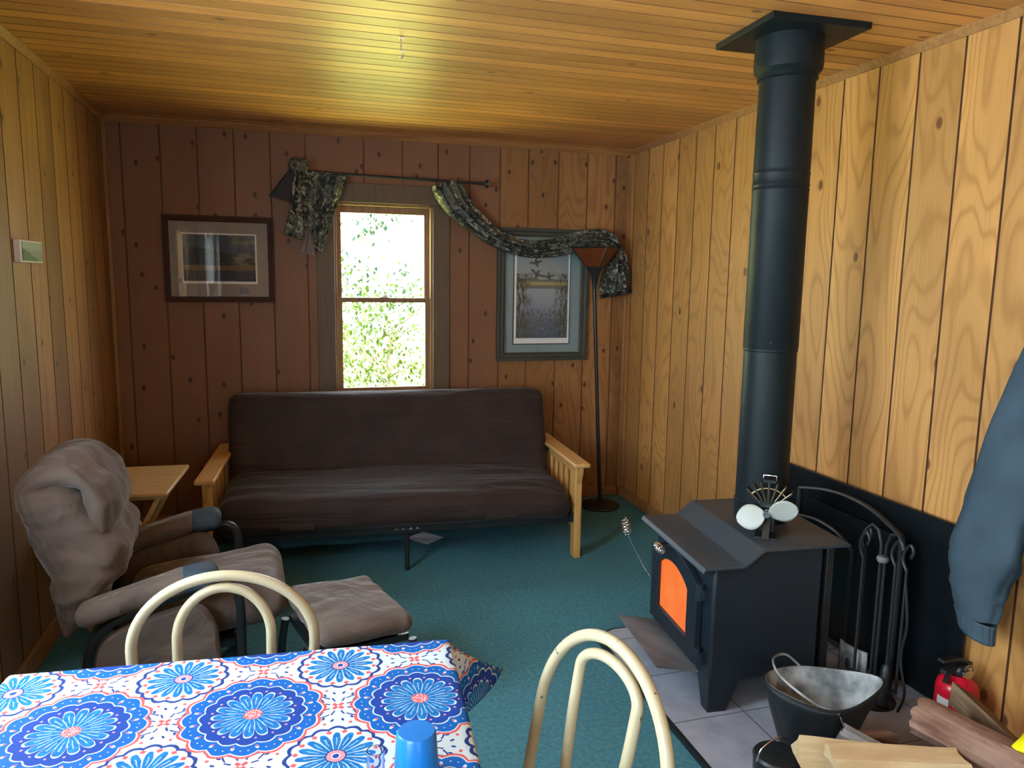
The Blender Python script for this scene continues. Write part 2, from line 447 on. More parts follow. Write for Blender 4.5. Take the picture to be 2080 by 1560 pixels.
def window(name, horiz, plane, a, b, z0, z1, out, detailed=False):
    """double hung window filling an opening; u runs along the wall"""
    def B(mb, u0_, u1_, za, zb, d0, d1):
        cu, cz = (u0_+u1_)/2, (za+zb)/2; cd = plane+out*(d0+d1)/2; L = abs(d1-d0)
        if horiz == 'back': mb.box((cu, cd, cz), (u1_-u0_, L, zb-za))
        else: mb.box((cd, cu, cz), (L, u1_-u0_, zb-za))
    root = bpy.data.objects.new(name, None); C.objects.link(root); struct(root)
    cw = .105
    mb = MB()      # casing on the room side
    for q in ((a-cw, a+.004, z0-.02, z1+.05), (b-.004, b+cw, z0-.02, z1+.05)): B(mb, *q, -.020, .0)
    B(mb, a-cw, b+cw, z1-.004, z1+.115, -.022, 0); B(mb, a-cw-.01, b+cw+.01, z0-.11, z0-.02, -.018, 0)
    B(mb, a-cw-.02, b+cw+.02, z0-.022, z0, -.045, 0)
    mb.done('window_casing', m_casing, root, bevel=.003)
    mb = MB()      # jamb box
    for q in ((a, a+.018, z0, z1), (b-.018, b, z0, z1), (a, b, z1-.02, z1), (a, b, z0, z0+.015)): B(mb, *q, 0, .1)
    mb.done('window_jamb', m_sash, root, bevel=.002)
    zm = (z0+z1)/2 + (.0 if detailed else 0)
    if detailed: zm = 1.407
    for nm, za, zb, d in (('upper_sash', zm-.015, z1-.02, .055), ('lower_sash', z0+.012, zm+.015, .020)):
        mb = MB(); sw = .034
        for q in ((a+.016, a+.016+sw, za, zb), (b-.016-sw, b-.016, za, zb), (a+.016+sw, b-.016-sw, za, za+(.030 if nm[0] == 'u' else .026)), (a+.016+sw, b-.016-sw, zb-(.042 if nm[0] == 'u' else .030), zb)):
            B(mb, *q, d, d+.028)
        s = mb.done(nm, m_sash, root, bevel=.002)
        mb = MB(); B(mb, a+.03, b-.03, za+.02, zb-.02, d+.012, d+.015); mb.done('window_pane', m_glass, s, smooth=False)
    mb = MB(); B(mb, a+.018, b-.018, z0+.0, z0+.022, .050, .10); mb.done('window_sill', m_vinyl, root, bevel=.002)
    if detailed:
        mb = MB(); B(mb, (a+b)/2-.028, (a+b)/2+.028, zm+.015, zm+.022, .022, .044); B(mb, (a+b)/2-.010, (a+b)/2+.022, zm+.022, zm+.036, .026, .040)
        mb.done('sash_lock', m_chrome, root, bevel=.002)
    return root
window('window_1', 'back', YB, *WIN_B, 1, True)
window('window_2', 'side', XL, *WIN_L1, -1)
window('window_3', 'side', XL, *WIN_L2, -1)
window('window_4', 'back', YF, *WIN_R, -1)
window('window_5', 'side', XL, *WIN_L0, -1)

M = Mat('sheer_curtain', .9, .1); M.col((.80, .80, .78)); tr = M.node('ShaderNodeBsdfTranslucent'); tr.inputs[0].default_value = (.85, .85, .82, 1); mx = M.node('ShaderNodeMixShader'); mx.inputs[0].default_value = .5
M.nt.links.new(M.b.outputs[0], mx.inputs[1]); M.nt.links.new(tr.outputs[0], mx.inputs[2]); M.nt.links.new(mx.outputs[0], M.nt.nodes['Material Output'].inputs[0]); m_sheer = M.m
for lab_, y_, z_ in (('white sheer curtain at the near side of the left wall window', .40, 1.02), ('white sheer curtain at the far end of the left wall window', -.56, 1.45), ('white sheer curtain on the rearmost left wall window', -1.15, 1.02)):
    t = thing('sheer_curtain', lab_, 'curtain', (XL, y_, 0), 0, 'sheer curtains on the left wall windows')
    MB().grid(24, 10, lambda u, v, z_=z_: Vector((.05+.035*sin(u*7*pi), (u-.5)*.26, lerp0(z_, 2.12, v)))).done('cloth', m_sheer, t, angle=180)
    MB().tube([(.05, -.16, 2.125), (.05, .16, 2.125)], .008, 8).tube([(0, 0, 2.14), (.05, 0, 2.125)], .006, 8).done('rod', m_black, t)

# ------------------------------------------------------------------ outdoors
M = Mat('sunlit_grass', .9, .1); n = M.noise(M.objv(), 1.5, 4)
M.col(M.mix(n, (.46, .50, .10), (.62, .66, .20)))
struct(MB().box((.6, 16, -.55), (40, 22, .1)).done('lawn', M.m, smooth=False))
def leafmat(name, c):
    M = Mat(name, .6, .2); M.col(M.mix(M.noise(M.objv(), 1.8, 2).step(.35, .65), c, tuple(min(1, q*1.5) for q in c)))
    tr = M.node('ShaderNodeBsdfTranslucent'); tr.inputs[0].default_value = (*[min(1, q*1.4) for q in c], 1); mx = M.node('ShaderNodeMixShader')
    mx.inputs[0].default_value = .5
    M.nt.links.new(M.b.outputs[0], mx.inputs[1]); M.nt.links.new(tr.outputs[0], mx.inputs[2])
    M.nt.links.new(mx.outputs[0], M.nt.nodes['Material Output'].inputs[0]); return M.m
m_leaf = leafmat('yellow_green_leaves', (.018, .034, .004)); m_leaf2 = leafmat('cool_green_leaves', (.005, .018, .011))
m_bark = plain('tree_bark', (.12, .10, .08), .9, .3, 12, bump=.4, bscale=20)
def tree(name, label, x, y, h, crown, nleaf, ls, seed, lm):
    rnd = random.Random(seed); root = thing(name, label, 'tree', (x, y, -.5))
    mb = MB(); tips = []
    trunk = spline([(0, 0, 0), (.05, .02, h*.35), (-.04, 0, h*.7), (.02, 0, h)], 5)
    mb.tube(trunk, [.05*(1-.75*i/(len(trunk)-1)) for i in range(len(trunk))], 8)
    for k in range(26):
        z = h*(.18+.8*k/26); a = rnd.uniform(0, 2*pi); L = crown*rnd.uniform(.5, 1)
        p = Vector((0, 0, z)); q = p+Vector((cos(a)*L, sin(a)*L, L*rnd.uniform(.1, .7)))
        mid = (p+q)/2+Vector((0, 0, -.05*L)); pts = spline([p, mid, q], 4)
        mb.tube(pts, [.014*(1-.7*i/8) for i in range(len(pts))], 5)
        tips += [pts[i]+Vector([rnd.gauss(0, .1) for _ in range(3)]) for i in range(3, len(pts))]
    mb.done('trunk', m_bark, root)
    mb = MB()
    for k in range(nleaf):
        t = rnd.choice(tips); p = t+Vector([rnd.gauss(0, .16) for _ in range(3)])
        R = Matrix.Rotation(rnd.uniform(0, 6.3), 3, 'Z') @ Matrix.Rotation(rnd.uniform(-1.2, 1.2), 3, 'X')
        L = ls*rnd.uniform(.6, 1.2)
        mb.face([mb.b.verts.new(p+R @ Vector(q)) for q in ((0, -L, 0), (L*.5, 0, .1*L), (0, L, 0), (-L*.5, 0, .1*L))])
    o = mb.done('foliage', lm, root, smooth=False); o['kind'] = 'stuff'
tree('shrub', 'yellow green leafy shrub outside the lower window pane', .95, 7.4, 1.7, .75, 2600, .035, 3, m_leaf)
tree('shrub', 'second shrub outside, behind the leafy one at left of the pane', .25, 9.2, 1.9, .85, 2200, .04, 5, m_leaf)
tree('tall_tree', 'tall pale leafed tree seen through the upper window pane', 1.35, 15.0, 5.6, 1.9, 2600, .075, 8, m_leaf2)
tree('tall_tree', 'distant tall tree at left beyond the window', -.6, 18.0, 3.6, 1.6, 1500, .085, 9, m_leaf2)

# ------------------------------------------------------------------ pictures
def frame(root, W, Hh, fw, d, mat):
    mb = MB()
    prof = [(0, 0), (0, d), (fw*.35, d), (fw*.5, d*.72), (fw*.85, d*.8), (fw, d*.5), (fw, 0)]
    cs = [(-W/2, -Hh/2), (W/2, -Hh/2), (W/2, Hh/2), (-W/2, Hh/2)]; rg = []
    for i, (x, z) in enumerate(cs):
        sx, sz = (1 if x < 0 else -1), (1 if z < 0 else -1)
        rg.append([Vector((x+sx*a, -b, z+sz*a)) for a, b in prof])
    mb.rings(rg, closed=True); return mb.done('frame', mat, root)
def rect(root, name, x0, x1, z0, z1, y, mat, d=.002): 
    return MB().box(((x0+x1)/2, y+d/2, (z0+z1)/2), (x1-x0, d, z1-z0)).done(name, mat, root, smooth=False)
# reflective cover glass
t1 = thing('framed_picture', 'wide brown framed landscape print with grey mat, hanging left of window', 'picture', (-.408, YB-.001, 1.645))
frame(t1, .625, .515, .036, .022, m_brownframe)
rect(t1, 'mat', -.28, .28, -.225, .225, -.007, m_matgrey)
M = Mat('lake_print', .6, .2); c = M.xyz(); x, z = c[0], c[2]
n = M.noise(M.vec(x*14, 0.0, z*26), 1, 5, .6); n2 = M.noise(M.vec(x*40, 1.0, z*60), 1, 3)
cc = M.mix(((z+n*.05)).step(.02, .09), (.035, .045, .035), (.060, .085, .115))
cc = M.mix((z-.03+(x*7).f('SINE')*.03-n*.05).lt(-.01), cc, (.020, .028, .026))
cc = M.mix(((x-.10+n*.08).step(.0, .04))*n.step(.42, .6), cc, (.17, .17, .12))
cc = M.mix((z+.045+n*.02).f('ABSOLUTE').lt(.020), cc, (.16, .11, .06))
cc = M.mix((z+n*.02).lt(-.055), cc, M.mix(x.step(-.1, .05), (.055, .052, .035), (.030, .040, .065)))
cc = M.mix(n2.gt(.66), cc, (.20, .20, .17)); M.col(cc)
rect(t1, 'print_border', -.212, .212, -.145, .155, -.010, m_white)
rect(t1, 'landscape_print', -.203, .203, -.130, .146, -.0125, M.m)
rect(t1, 'title_plate', .105, .160, -.205, -.165, -.0095, plain('plate', (.08, .085, .09), .4, .3, 60))
rect(t1, 'cover_glass', -.282, .282, -.227, .227, -.015, m_glass, .001)

t2 = thing('framed_picture', 'tall olive framed marsh print with flying geese, behind the floor lamp', 'picture', (1.652, YB-.001, 1.448))
frame(t2, .655, .895, .055, .028, m_grey_frame)
g_ = MB()
for q in ((-.272, -.268, -.392, .392), (.268, .272, -.392, .392), (-.272, .272, -.392, -.388), (-.272, .272, .388, .392)):
    g_.box(((q[0]+q[1])/2, -.018, (q[2]+q[3])/2), (q[1]-q[0], .006, q[3]-q[2]))
g_.done('gold_bead', m_gold, t2)
rect(t2, 'mat', -.28, .28, -.4, .4, -.007, m_matblue)
rect(t2, 'mat_bevel', -.212, .200, -.337, .340, -.009, m_black)
rect(t2, 'print_border', -.205, .194, -.330, .335, -.011, m_white)
M = Mat('marsh_print', .7, .2); c = M.xyz(); x, z = c[0], c[2]
n = M.noise(M.vec(x*10, 0.0, z*14), 1, 5, .6); reed = M.noise(M.vec(x*60+z*10, 2.0, z*18), 1, 3, .6); fl = M.noise(M.vec(x*45, 5.0, z*50), 1, 3)
cc = M.mix(z.step(-.05, .3), (.30, .29, .24), (.30, .33, .34))
cc = M.mix((z-.075-n*.08).lt(0.0), cc, (.16, .15, .11))
cc = M.mix((z-.075-n*.01).f('ABSOLUTE').lt(.012), cc, (.36, .29, .13))
cc = M.mix((z-.045).lt(0.0), cc, M.mix(z.step(-.22, .02), (.11, .13, .20), (.30, .32, .35)))
side = (x.f('ABSOLUTE')*5.2-.45+n*.9)
cc = M.mix(side.step(.30, .75)*reed.step(.36, .60)*((z-n*.14).lt(.08)), cc, (.055, .055, .035))
cc = M.mix((z+.16-x*.25-n*.12).lt(0.0)*fl.step(.45, .6)*.9, cc, (.09, .11, .075))
cc = M.mix((z+.20-x*.2).lt(0.0)*fl.gt(.67), cc, (.42, .42, .38)); M.col(cc)
pr = rect(t2, 'marsh_print', -.190, .180, -.292, .330, -.013, M.m)
def goose(px, pz, s, a):
    mb = MB(); o = [(-1, .15), (-.55, .42), (-.1, .12), (.05, .55), (.45, .8), (.3, .25), (.9, .3), (1.15, .1), (.5, -.1), (.25, -.75), (.05, -.2), (-.5, .0)]
    mb.prism([(px+s*(q[0]*cos(a)-q[1]*sin(a)), pz+s*(q[0]*sin(a)+q[1]*cos(a))) for q in o], 1, -.0145, -.0128)
    mb.done('painted_goose', m_goose, pr, smooth=False)
m_goose = plain('goose_paint', (.07, .07, .06), .7, .5, 90)
goose(-.06, .215, .045, .2); goose(-.055, .145, .048, -.5); goose(.03, .125, .045, .1)
rect(t2, 'cover_glass', -.285, .285, -.4, .4, -.017, m_glass, .001)
t3 = thing('small_plaque', 'small pale plaque with a painted scene on the left wall', 'wall plaque', (XL+.001, 3.41, 1.632))
MB().box((.012, 0, 0), (.024, .26, .086)).done('panel', m_white, t3, bevel=.003)
M = Mat('plaque_art', .5, .3); c = M.xyz(); n = M.noise(M.vec(c[1]*20, c[2]*35, 0.0), 1, 3)
cc = M.mix(c[2].step(-.01, .02), (.24, .27, .25), (.33, .40, .38)); cc = M.mix((c[2]+n*.03-c[1]*-.25).lt(-.0), cc, (.10, .15, .08)); M.col(cc)
MB().box((.0255, .003, 0), (.003, .235, .074)).done('picture_panel', M.m, t3, smooth=False)

# ------------------------------------------------------------------ curtain rod + scarf
t = thing('curtain_rod', 'black metal curtain rod above the window with trumpet finial', 'curtain rod', (.62, YB, 2.165))
MB().tube([(-.58, -.10, .012), (.57, -.10, -.006)], .0085, 12).done('rod', m_black, t)
MB().lathe([(.009, 0), (.011, .01), (.008, .02), (.012, .03), (.028, .045), (.030, .05), (.0, .05)], 20, (.56, -.10, -.006), RY(pi/2)).done('finial', m_black, t)
for x_ in (-.45, .42): MB().tube([(x_, -.001, -.02), (x_, -.07, -.02), (x_, -.10, -.008)], .006, 8).box((x_, -.004, -.02), (.03, .008, .05)).done('bracket', m_black, t)

sc_ = thing('camouflage_scarf', 'camouflage fabric scarf swagged over curtain rod and draped to the lamp', 'window scarf', (.62, YB, 2.165))
def ribbon(name, path, width, folds, amp, mat, nu=60, nv=28, seed=0, updir=Vector((0, 0, 1)), tw=None):
    P = spline(path, 12); n_ = len(P)-1
    def fn(u, v):
        t = u*n_; i = min(int(t), n_-1); p = P[i].lerp(P[i+1], t-i)
        tg = (P[i+1]-P[i]).normalized(); side = Vector((-tg.z, 0, tg.x))
        ww = width(u); s = (v-.5)
        f = sin(v*folds*2*pi+3*noise.noise(Vector((u*3, v*2, seed))))*amp + noise.noise(Vector((u*5, v*5, seed+3)))*amp
        return p+side*s*ww+Vector((0, -1, 0))*(f+amp*1.3*(1-(2*s)**2))-Vector((.62, YB, 2.165))
    return MB().grid(nu, nv, fn).done(name, mat, sc_, solid=.002, angle=80)
Yc = YB-.10
lerp = lambda a, b, t: a+(b-a)*t
# swag from rod down and across the picture to above the lamp
ribbon('swag', [(.955, Yc, 2.155), (.972, Yc-.01, 2.11), (1.03, Yc-.01, 2.02), (1.13, Yc-.01, 1.93), (1.30, Yc-.01, 1.815), (1.50, Yc-.02, 1.755), (1.68, Yc-.03, 1.765), (1.85, Yc-.05, 1.81), (2.02, Yc-.05, 1.825), (2.12, Yc-.03, 1.79)],
       lambda u: (.20-.07*min(1, u*2.2))*(.95+.1*sin(u*9)), 3, .018, m_camo, seed=1)
ribbon('right_tail', [(2.10, Yc-.02, 1.83), (2.13, Yc-.02, 1.74), (2.14, Yc-.02, 1.60), (2.145, Yc-.02, 1.47)], lambda u: lerp(.09, .24, min(1, u*1.15)), 3, .018, m_camo, seed=4)
ribbon('right_tail_hem', [(2.1425, Yc-.02, 1.478), (2.147, Yc-.02, 1.452)], lambda u: .242, 3, .018, m_scarfback, nu=4, seed=4)
# left bunch
o = MB().prism([(-.085, 1.88), (.02, 2.03), (.02, 2.20), (.07, 2.225), (.10, 2.10), (.10, 1.95), (.0, 1.965)], 1, 0, .05)
o.b.free()
def panel(name, tl, tr, bl, br, y, folds, amp, mat, seed, nu=40, nv=30):
    tl, tr, bl, br = [Vector((q[0], 0, q[1])) for q in (tl, tr, bl, br)]
    def fn(u, v):
        p = tl.lerp(tr, v).lerp(bl.lerp(br, v), u)
        f = sin(v*folds*2*pi+2*noise.noise(Vector((u*2, v*3, seed))))*amp*(1-.3*u)+noise.noise(Vector((u*4, v*4, seed+9)))*amp
        return Vector((p.x-.62, y-YB-f, p.z-2.165))
    return MB().grid(nu, nv, fn).done(name, mat, sc_, solid=.002, angle=80)
panel('left_drape', (.085, 2.185), (.345, 2.160), (.085, 1.735), (.185, 1.70), Yc-.005, 4, .014, m_camo, 11)
panel('left_tail', (.035, 2.225), (.095, 2.23), (.0, 1.86), (.10, 1.845), Yc-.035, 2, .014, m_camo, 15)
panel('left_tail_side', (.02, 2.0), (.06, 2.0), (-.035, 1.80), (.09, 1.77), Yc-.012, 2, .010, m_camo, 19)
panel('lining_flap', (.03, 2.205), (.05, 2.215), (-.115, 2.02), (.015, 1.985), Yc-.030, 1, .008, m_scarfback, 23)
panel('lining_tip', (.108, 1.84), (.122, 1.85), (.055, 1.695), (.145, 1.675), Yc-.015, 2, .010, m_lining, 29)
MB().cushion((.12, .07, .08), .035, 8, amp=.014, sc=25, seed=3, c=(.065-.62, -.115, .045)).done('knot', m_camo, sc_)

# ------------------------------------------------------------------ floor lamp
t = thing('floor_lamp', 'tall black torchiere floor lamp with brown panelled shade in the corner', 'floor lamp', (2.02, 4.60, 0))
MB().lathe([(.0, 0), (.13, 0), (.135, .008), (.13, .018), (.05, .03), (.02, .05), (.0, .05)], 32).done('base', m_black, t)
top = Vector((-.09, 0, 1.49))
MB().tube([(0, 0, .03), top*.5, top], [.0135, .0125, .013], 14).done('pole', m_black, t)
MB().lathe([(.014, 0), (.016, .03), (.03, .10), (.052, .145), (.055, .155), (0, .155)], 24, top).done('socket_cup', m_black, t)
def frustum(mb, c, a0, a1, h, rot, inset=0):
    lo = [RZ(rot) @ Vector((sx*a0, sy*a0, 0))+Vector(c) for sx, sy in ((-1, -1), (1, -1), (1, 1), (-1, 1))]
    hi = [RZ(rot) @ Vector((sx*a1, sy*a1, h))+Vector(c) for sx, sy in ((-1, -1), (1, -1), (1, 1), (-1, 1))]
    return lo, hi
lo, hi = frustum(None, top+Vector((0, 0, .15)), .045, .120, .125, radians(-43))
for i in range(4):
    mb = MB(); j = (i+1) % 4
    mb.face([mb.b.verts.new(p) for p in (lo[i], lo[j], hi[j], hi[i])])
    mb.done('shade_panel', m_amber, t, solid=.004, smooth=False)
mb = MB()
for i in range(4):
    mb.tube([lo[i], hi[i]], .007, 6).tube([hi[i], hi[(i+1) % 4]], .006, 6).tube([lo[i], lo[(i+1) % 4]], .006, 6)
mb.done('shade_frame', m_black, t)

# ------------------------------------------------------------------ futon
FT = thing('futon_sofa', 'dark brown futon sofa with light wooden slatted arms under the window', 'sofa', (.54, 3.80, 0), radians(-3.2))
HW = 1.015     # half width to arm outer edge
def arm(s):
    x = s*(HW-.045)
    a = MB().box((x, .36, .545), (.095, .86, .024)).done('armrest', m_oak, FT, bevel=.008)
    for y in (0.0, .74): MB().box((x, y+.02, .268), (.040, .070, .535)).done('post', m_oakz, a, bevel=.004)
    MB().box((x, .38, .505), (.026, .70, .05)).done('arm_rail', m_oak, a, bevel=.003)
    MB().box((x, .38, .19), (.026, .70, .06)).done('arm_rail', m_oak, a, bevel=.003)
    for k in range(6): MB().box((x, .11+.105*k, .35), (.018, .038, .28)).done('slat', m_oakz, a, bevel=.002)
    MB().prism([(-.02, .534), (-.055, .534), (-.05, .50), (-.015, .43)], 0, x-.012, x+.012).done('bracket', m_oakz, a)
arm(-1); arm(1)
mb = MB(); mb.beam((-HW+.06, .03, .225), (HW-.06, .03, .225), .045, .04); mb.beam((-HW+.06, .70, .28), (HW-.06, .70, .28), .04, .04)
for k in range(12): mb.beam((-.85+.155*k, .03, .235), (-.85+.155*k, .70, .29), .02, .01)
for s_ in (-1, 1): mb.beam((s_*(HW-.07), .0, .235), (s_*(HW-.07), .72, .29), .03, .05)
mb.done('seat_frame', m_black, FT, bevel=.003)
mb = MB(); mb.tube(spline([(-.90, .48, .32), (-.93, .68, .70), (-.89, .73, .805), (-.80, .745, .835), (0, .745, .845), (.80, .745, .835), (.89, .73, .805), (.93, .68, .70), (.90, .48, .32)], 6), .016, 10)
for k in range(10): mb.tube([(-.72+.16*k, .50, .34), (-.72+.16*k, .74, .83)], .008, 6)
mb.done('back_frame', m_black, FT)
MB().tube([(.02, .03, .22), (.02, .0, .0)], .013, 10).box((.02, .01, .215), (.14, .03, .02)).done('center_leg', m_black, FT)
for k in (-.055, -.02, .02, .055): MB().lathe([(0, -.004), (.007, -.004), (.007, .003), (0, .003)], 8, (.02+k, .006, .228), RX(pi/2)).done('bolt', m_chrome, FT)
def fold_top(o):
    return o
def seatwarp(o):
    o = o.copy()
    wr = noise.noise(Vector((o.x*1.1, o.y*8, 3)))*.022+noise.noise(Vector((o.x*2.6+4, o.y*18, 1)))*.009
    if o.z > 0: o.z += wr*(1 if o.z > .02 else .4) - .018*(o.x/.9)
    o.z += -.02*max(0, (abs(o.x)-.75)/.2)
    return o
MB().cushion((1.86, .74, .185), .075, 40, puff=.12, amp=.006, sc=3, seed=2, warp=seatwarp, M=RX(radians(4)), c=(.0, .315, .355)).done('seat_mattress', m_futon, FT, angle=180)
def backwarp(o):
    o = o.copy()
    o.y += -noise.noise(Vector((o.x*1.4+7, o.z*7, 5)))*.016*(1 if o.y < 0 else .2)-noise.noise(Vector((o.x*4, o.z*16, 8)))*.005
    return o
MB().cushion((1.88, .17, .60), .07, 40, amp=.006, sc=3, seed=8, warp=backwarp, M=RX(radians(-19)), c=(.0, .60, .585)).done('back_mattress', m_futon, FT, angle=180)
for x_ in (-.54, .52): MB().box((x_, -.052, .288), (.17, .004, .03)).done('fabric_loop', m_futon, FT, bevel=.001)

# paper under the futon
t = MB().box((0, 0, 0), (.15, .17, .0012)).done('paper_sheet', m_paper, smooth=False, loc=(.735, 4.26, .003), rot=(0, 0, radians(38)))
tag(t, 'small white paper sheet lying on carpet under the futon', 'paper')

# ------------------------------------------------------------------ end table
t = thing('folding_side_table', 'light wooden folding side table between recliner and futon', 'side table', (-.715, 3.65, 0), radians(-3))
MB().box((0, 0, .61), (.39, .50, .02)).done('tabletop', m_tray, t, bevel=.006)
for y_ in (-.20, .20): MB().box((0, y_, .590), (.33, .02, .022)).done('apron', m_tray, t, bevel=.002)
for s_ in (-1, 1):
    for y_ in (-.195, .195):
        yy = y_*(1 if s_ > 0 else .82)
        MB().beam((-s_*.16, yy, .0), (s_*.15, yy, .59), .020, .034, up=(0, 1, 0)).done('leg', m_tray, t, bevel=.002)
MB().tube([(0, -.19, .3), (0, .19, .3)], .008, 8).done('stretcher', m_tray, t)

# ------------------------------------------------------------------ recliner
RC = thing('recliner_chair', 'brown microfiber glider recliner with puffy back and black tube frame', 'recliner', (-.40, 2.885, 0), radians(4))
def interp(tab, z):
    for (a_, fa), (b_, fb) in zip(tab, tab[1:]):
        if z <= b_: t_ = max(0, min(1, (z-a_)/(b_-a_))); t_ = t_*t_*(3-2*t_); return fa+(fb-fa)*t_
    return tab[-1][1]
REAR = [(.35, -.365), (.54, -.416), (.76, -.480), (.84, -.497), (.90, -.46), (.955, -.40)]
FRNT = [(.35, -.345), (.47, -.245), (.56, -.175), (.64, -.160), (.72, -.20), (.80, -.27), (.90, -.32), (.955, -.36)]
def wrk(q, f=(7, 6, 16), sd=0):
    return 1-abs(noise.noise(Vector((q.x*f[0], q.y*f[1], q.z*f[2]))+Vector((2+sd, 7, 1))))*3.2
def back_surface(u, v):
    z = .345+.545*u; xr, xf = interp(REAR, z), interp(FRNT, z)
    cap = min(1, u/.07)**.5*min(1, (1-u)/.07)**.5
    a = 2*pi*v; ca, sa = cos(a), sin(a)
    px_ = (abs(ca)**.60)*(1 if ca > 0 else -1); py_ = (abs(sa)**.60)*(1 if sa > 0 else -1)
    W = .275*(1-.10*max(0, (u-.75)/.25)**2)
    q = Vector(((xr+xf)/2+px_*(xf-xr)/2*(.25+.75*cap), py_*W*(.7+.3*cap), z))
    q += Vector((px_, py_*.8, 0))*(.006*max(-1, wrk(q))+.008*noise.noise(q*9))*cap
    if py_*py_ > .9: q.y -= (1 if py_ > 0 else -1)*.007*math.exp(-((px_+.45)/.06)**2)     # gusset seam
    return q
MB().grid(90, 110, back_surface).done('back_cushion', m_suede, RC, angle=180)
HP_ = spline([(-.475, 0, .82), (-.425, 0, .878), (-.345, 0, .898), (-.268, 0, .855), (-.245, 0, .76), (-.258, 0, .665)], 12)
def head_surface(u, v):
    n_ = len(HP_)-1; t_ = u*n_; i = min(int(t_), n_-1); p = HP_[i].lerp(HP_[i+1], t_-i); tg = (HP_[i+1]-HP_[i]).normalized(); nr = Vector((-tg.z, 0, tg.x))
    cap = min(1, u/.10)**.5*min(1, (1-u)/.10)**.5; a = 2*pi*v
    px_ = (abs(cos(a))**.8)*(1 if cos(a) > 0 else -1); py_ = (abs(sin(a))**.6)*(1 if sin(a) > 0 else -1)
    th = .040+.016*math.exp(-((u-.78)/.16)**2)+.012*math.exp(-((u-.38)/.16)**2)-.010*math.exp(-((u-.56)/.05)**2)
    q = p+nr*px_*th*cap+Vector((0, py_*.245*(.75+.25*cap), 0))
    return q+Vector((px_, py_*.6, px_))*(.006*max(-1, wrk(q, (10, 9, 10), 5))+.008*noise.noise(q*10))*cap
MB().grid(70, 90, head_surface).done('head_pillow', m_suede, RC, angle=180)
def seatw2(o):
    o = o.copy(); o += Vector((0, 0, 1))*(noise.noise(Vector((o.x*7, o.y*18, 1)))*.012); return o
MB().cushion((.56, .50, .15), .07, 22, puff=.15, amp=.008, sc=5, seed=6, warp=seatw2, M=RY(radians(-6)), c=(.07, 0, .36)).done('seat_cushion', m_suede, RC, angle=180)
for s_ in (-1, 1):
    Y = s_*.305; dz = .0 if s_ < 0 else .012
    R_ = RY(radians(-15))
    MB().cushion((.36, .115, .072), .034, 16, amp=.006, sc=8, seed=s_+3, M=R_, c=(-.135, Y, .500+dz)).done('arm_pad', m_suede, RC, angle=180)
    MB().cushion((.13, .122, .078), .036, 10, amp=.004, sc=9, seed=5, M=RY(radians(-4)), c=(.055, Y, .540+dz)).done('arm_cap', m_patch, RC, angle=180)
    Yf = s_*.315
    MB().tube(spline([(-.29, Yf, .018), (-.292, Yf, .16), (-.288, Yf, .29), (-.26, Yf, .375), (-.185, Yf, .435), (-.035, Yf, .480), (.10, Yf, .515), (.160, Yf, .505), (.182, Yf, .44), (.183, Yf, .25), (.18, Yf, .018)], 7), .016, 12).done('arm_tube', m_black, RC)
    prof = [(-.272, .10), (-.272, .27), (-.235, .370), (-.09, .425), (.045, .445), (.10, .376), (.112, .30), (.10, .16), (-.05, .08)]
    pr_ = [(p.x, p.y) for p in spline([(a, b, 0) for a, b in [(p_[0], p_[1]+(.055 if s_ > 0 and p_[1] > .3 else 0)) for p_ in prof]], 5, closed=True)]
    MB().prism(pr_, 1, s_*.300-.018, s_*.300+.018).done('side_panel', m_suede, RC, bevel=.014)
mb = MB()
mb.tube([(.18, -.315, .03), (.18, .315, .03)], .015, 10).tube([(-.29, -.315, .03), (-.29, .315, .03)], .015, 10)
mb.box((-.04, 0, .255), (.40, .46, .03)); 
for s_ in (-1, 1): mb.tube([(-.2, s_*.24, .24), (-.28, s_*.3, .05)], .012, 8).tube([(.1, s_*.24, .24), (.17, s_*.3, .05)], .012, 8).tube([(-.29, s_*.315, .018), (.18, s_*.315, .018)], .015, 10)
mb.done('glider_base', m_black, RC)

OT = thing('gliding_ottoman', 'brown microfiber ottoman on black tube base in front of recliner', 'ottoman', (.165, 2.60, 0), radians(16))
MB().cushion((.335, .44, .070), .034, 22, puff=.1, amp=.006, sc=6, seed=31, warp=seatw2, M=RY(radians(3)), c=(0, 0, .365)).done('cushion', m_suede, OT, angle=180)
for s_ in (-1, 1):
    MB().tube(spline([(-.17, s_*.19, .29), (-.185, s_*.20, .16), (-.17, s_*.2, .02), (0, s_*.2, .016), (.17, s_*.2, .02), (.185, s_*.20, .16), (.17, s_*.19, .29)], 6), .015, 10).done('leg_frame', m_black, OT)
MB().box((0, 0, .295), (.32, .36, .025)).tube([(-.10, -.19, .15), (-.10, .19, .15)], .01, 8).tube([(.10, -.19, .15), (.10, .19, .15)], .01, 8).done('base_plate', m_black, OT)
for s_ in (-1, 1): MB().beam((-.06, s_*.15, .28), (-.02, s_*.15, .10), .02, .005).beam((.08, s_*.15, .28), (.12, s_*.15, .10), .02, .005).done('glide_link', m_chrome, OT)

# ------------------------------------------------------------------ hearth & stove
HP = thing('hearth_pad', 'grey tiled hearth pad with black metal edge under the wood stove', 'hearth pad')
MB().prism([(1.245, 1.05), (2.255, 1.05), (2.255, 2.84), (1.33, 2.84), (1.245, 2.80)], 2, .004, .024).done('tile_surface', m_hearth, HP, smooth=False)
mb = MB()
for a, b in (((1.238, 1.05), (1.238, 2.80)), ((1.238, 2.80), (1.325, 2.845)), ((1.325, 2.845), (2.255, 2.845))):
    mb.beam((*a, .012), (*b, .012), .012, .0235)
mb.done('metal_edge', m_blackmatte, HP)

SV = thing('wood_stove', 'black steel wood stove with stepped top and glowing orange door glass', 'wood stove', (1.39, 2.16, .024), radians(-5.5))
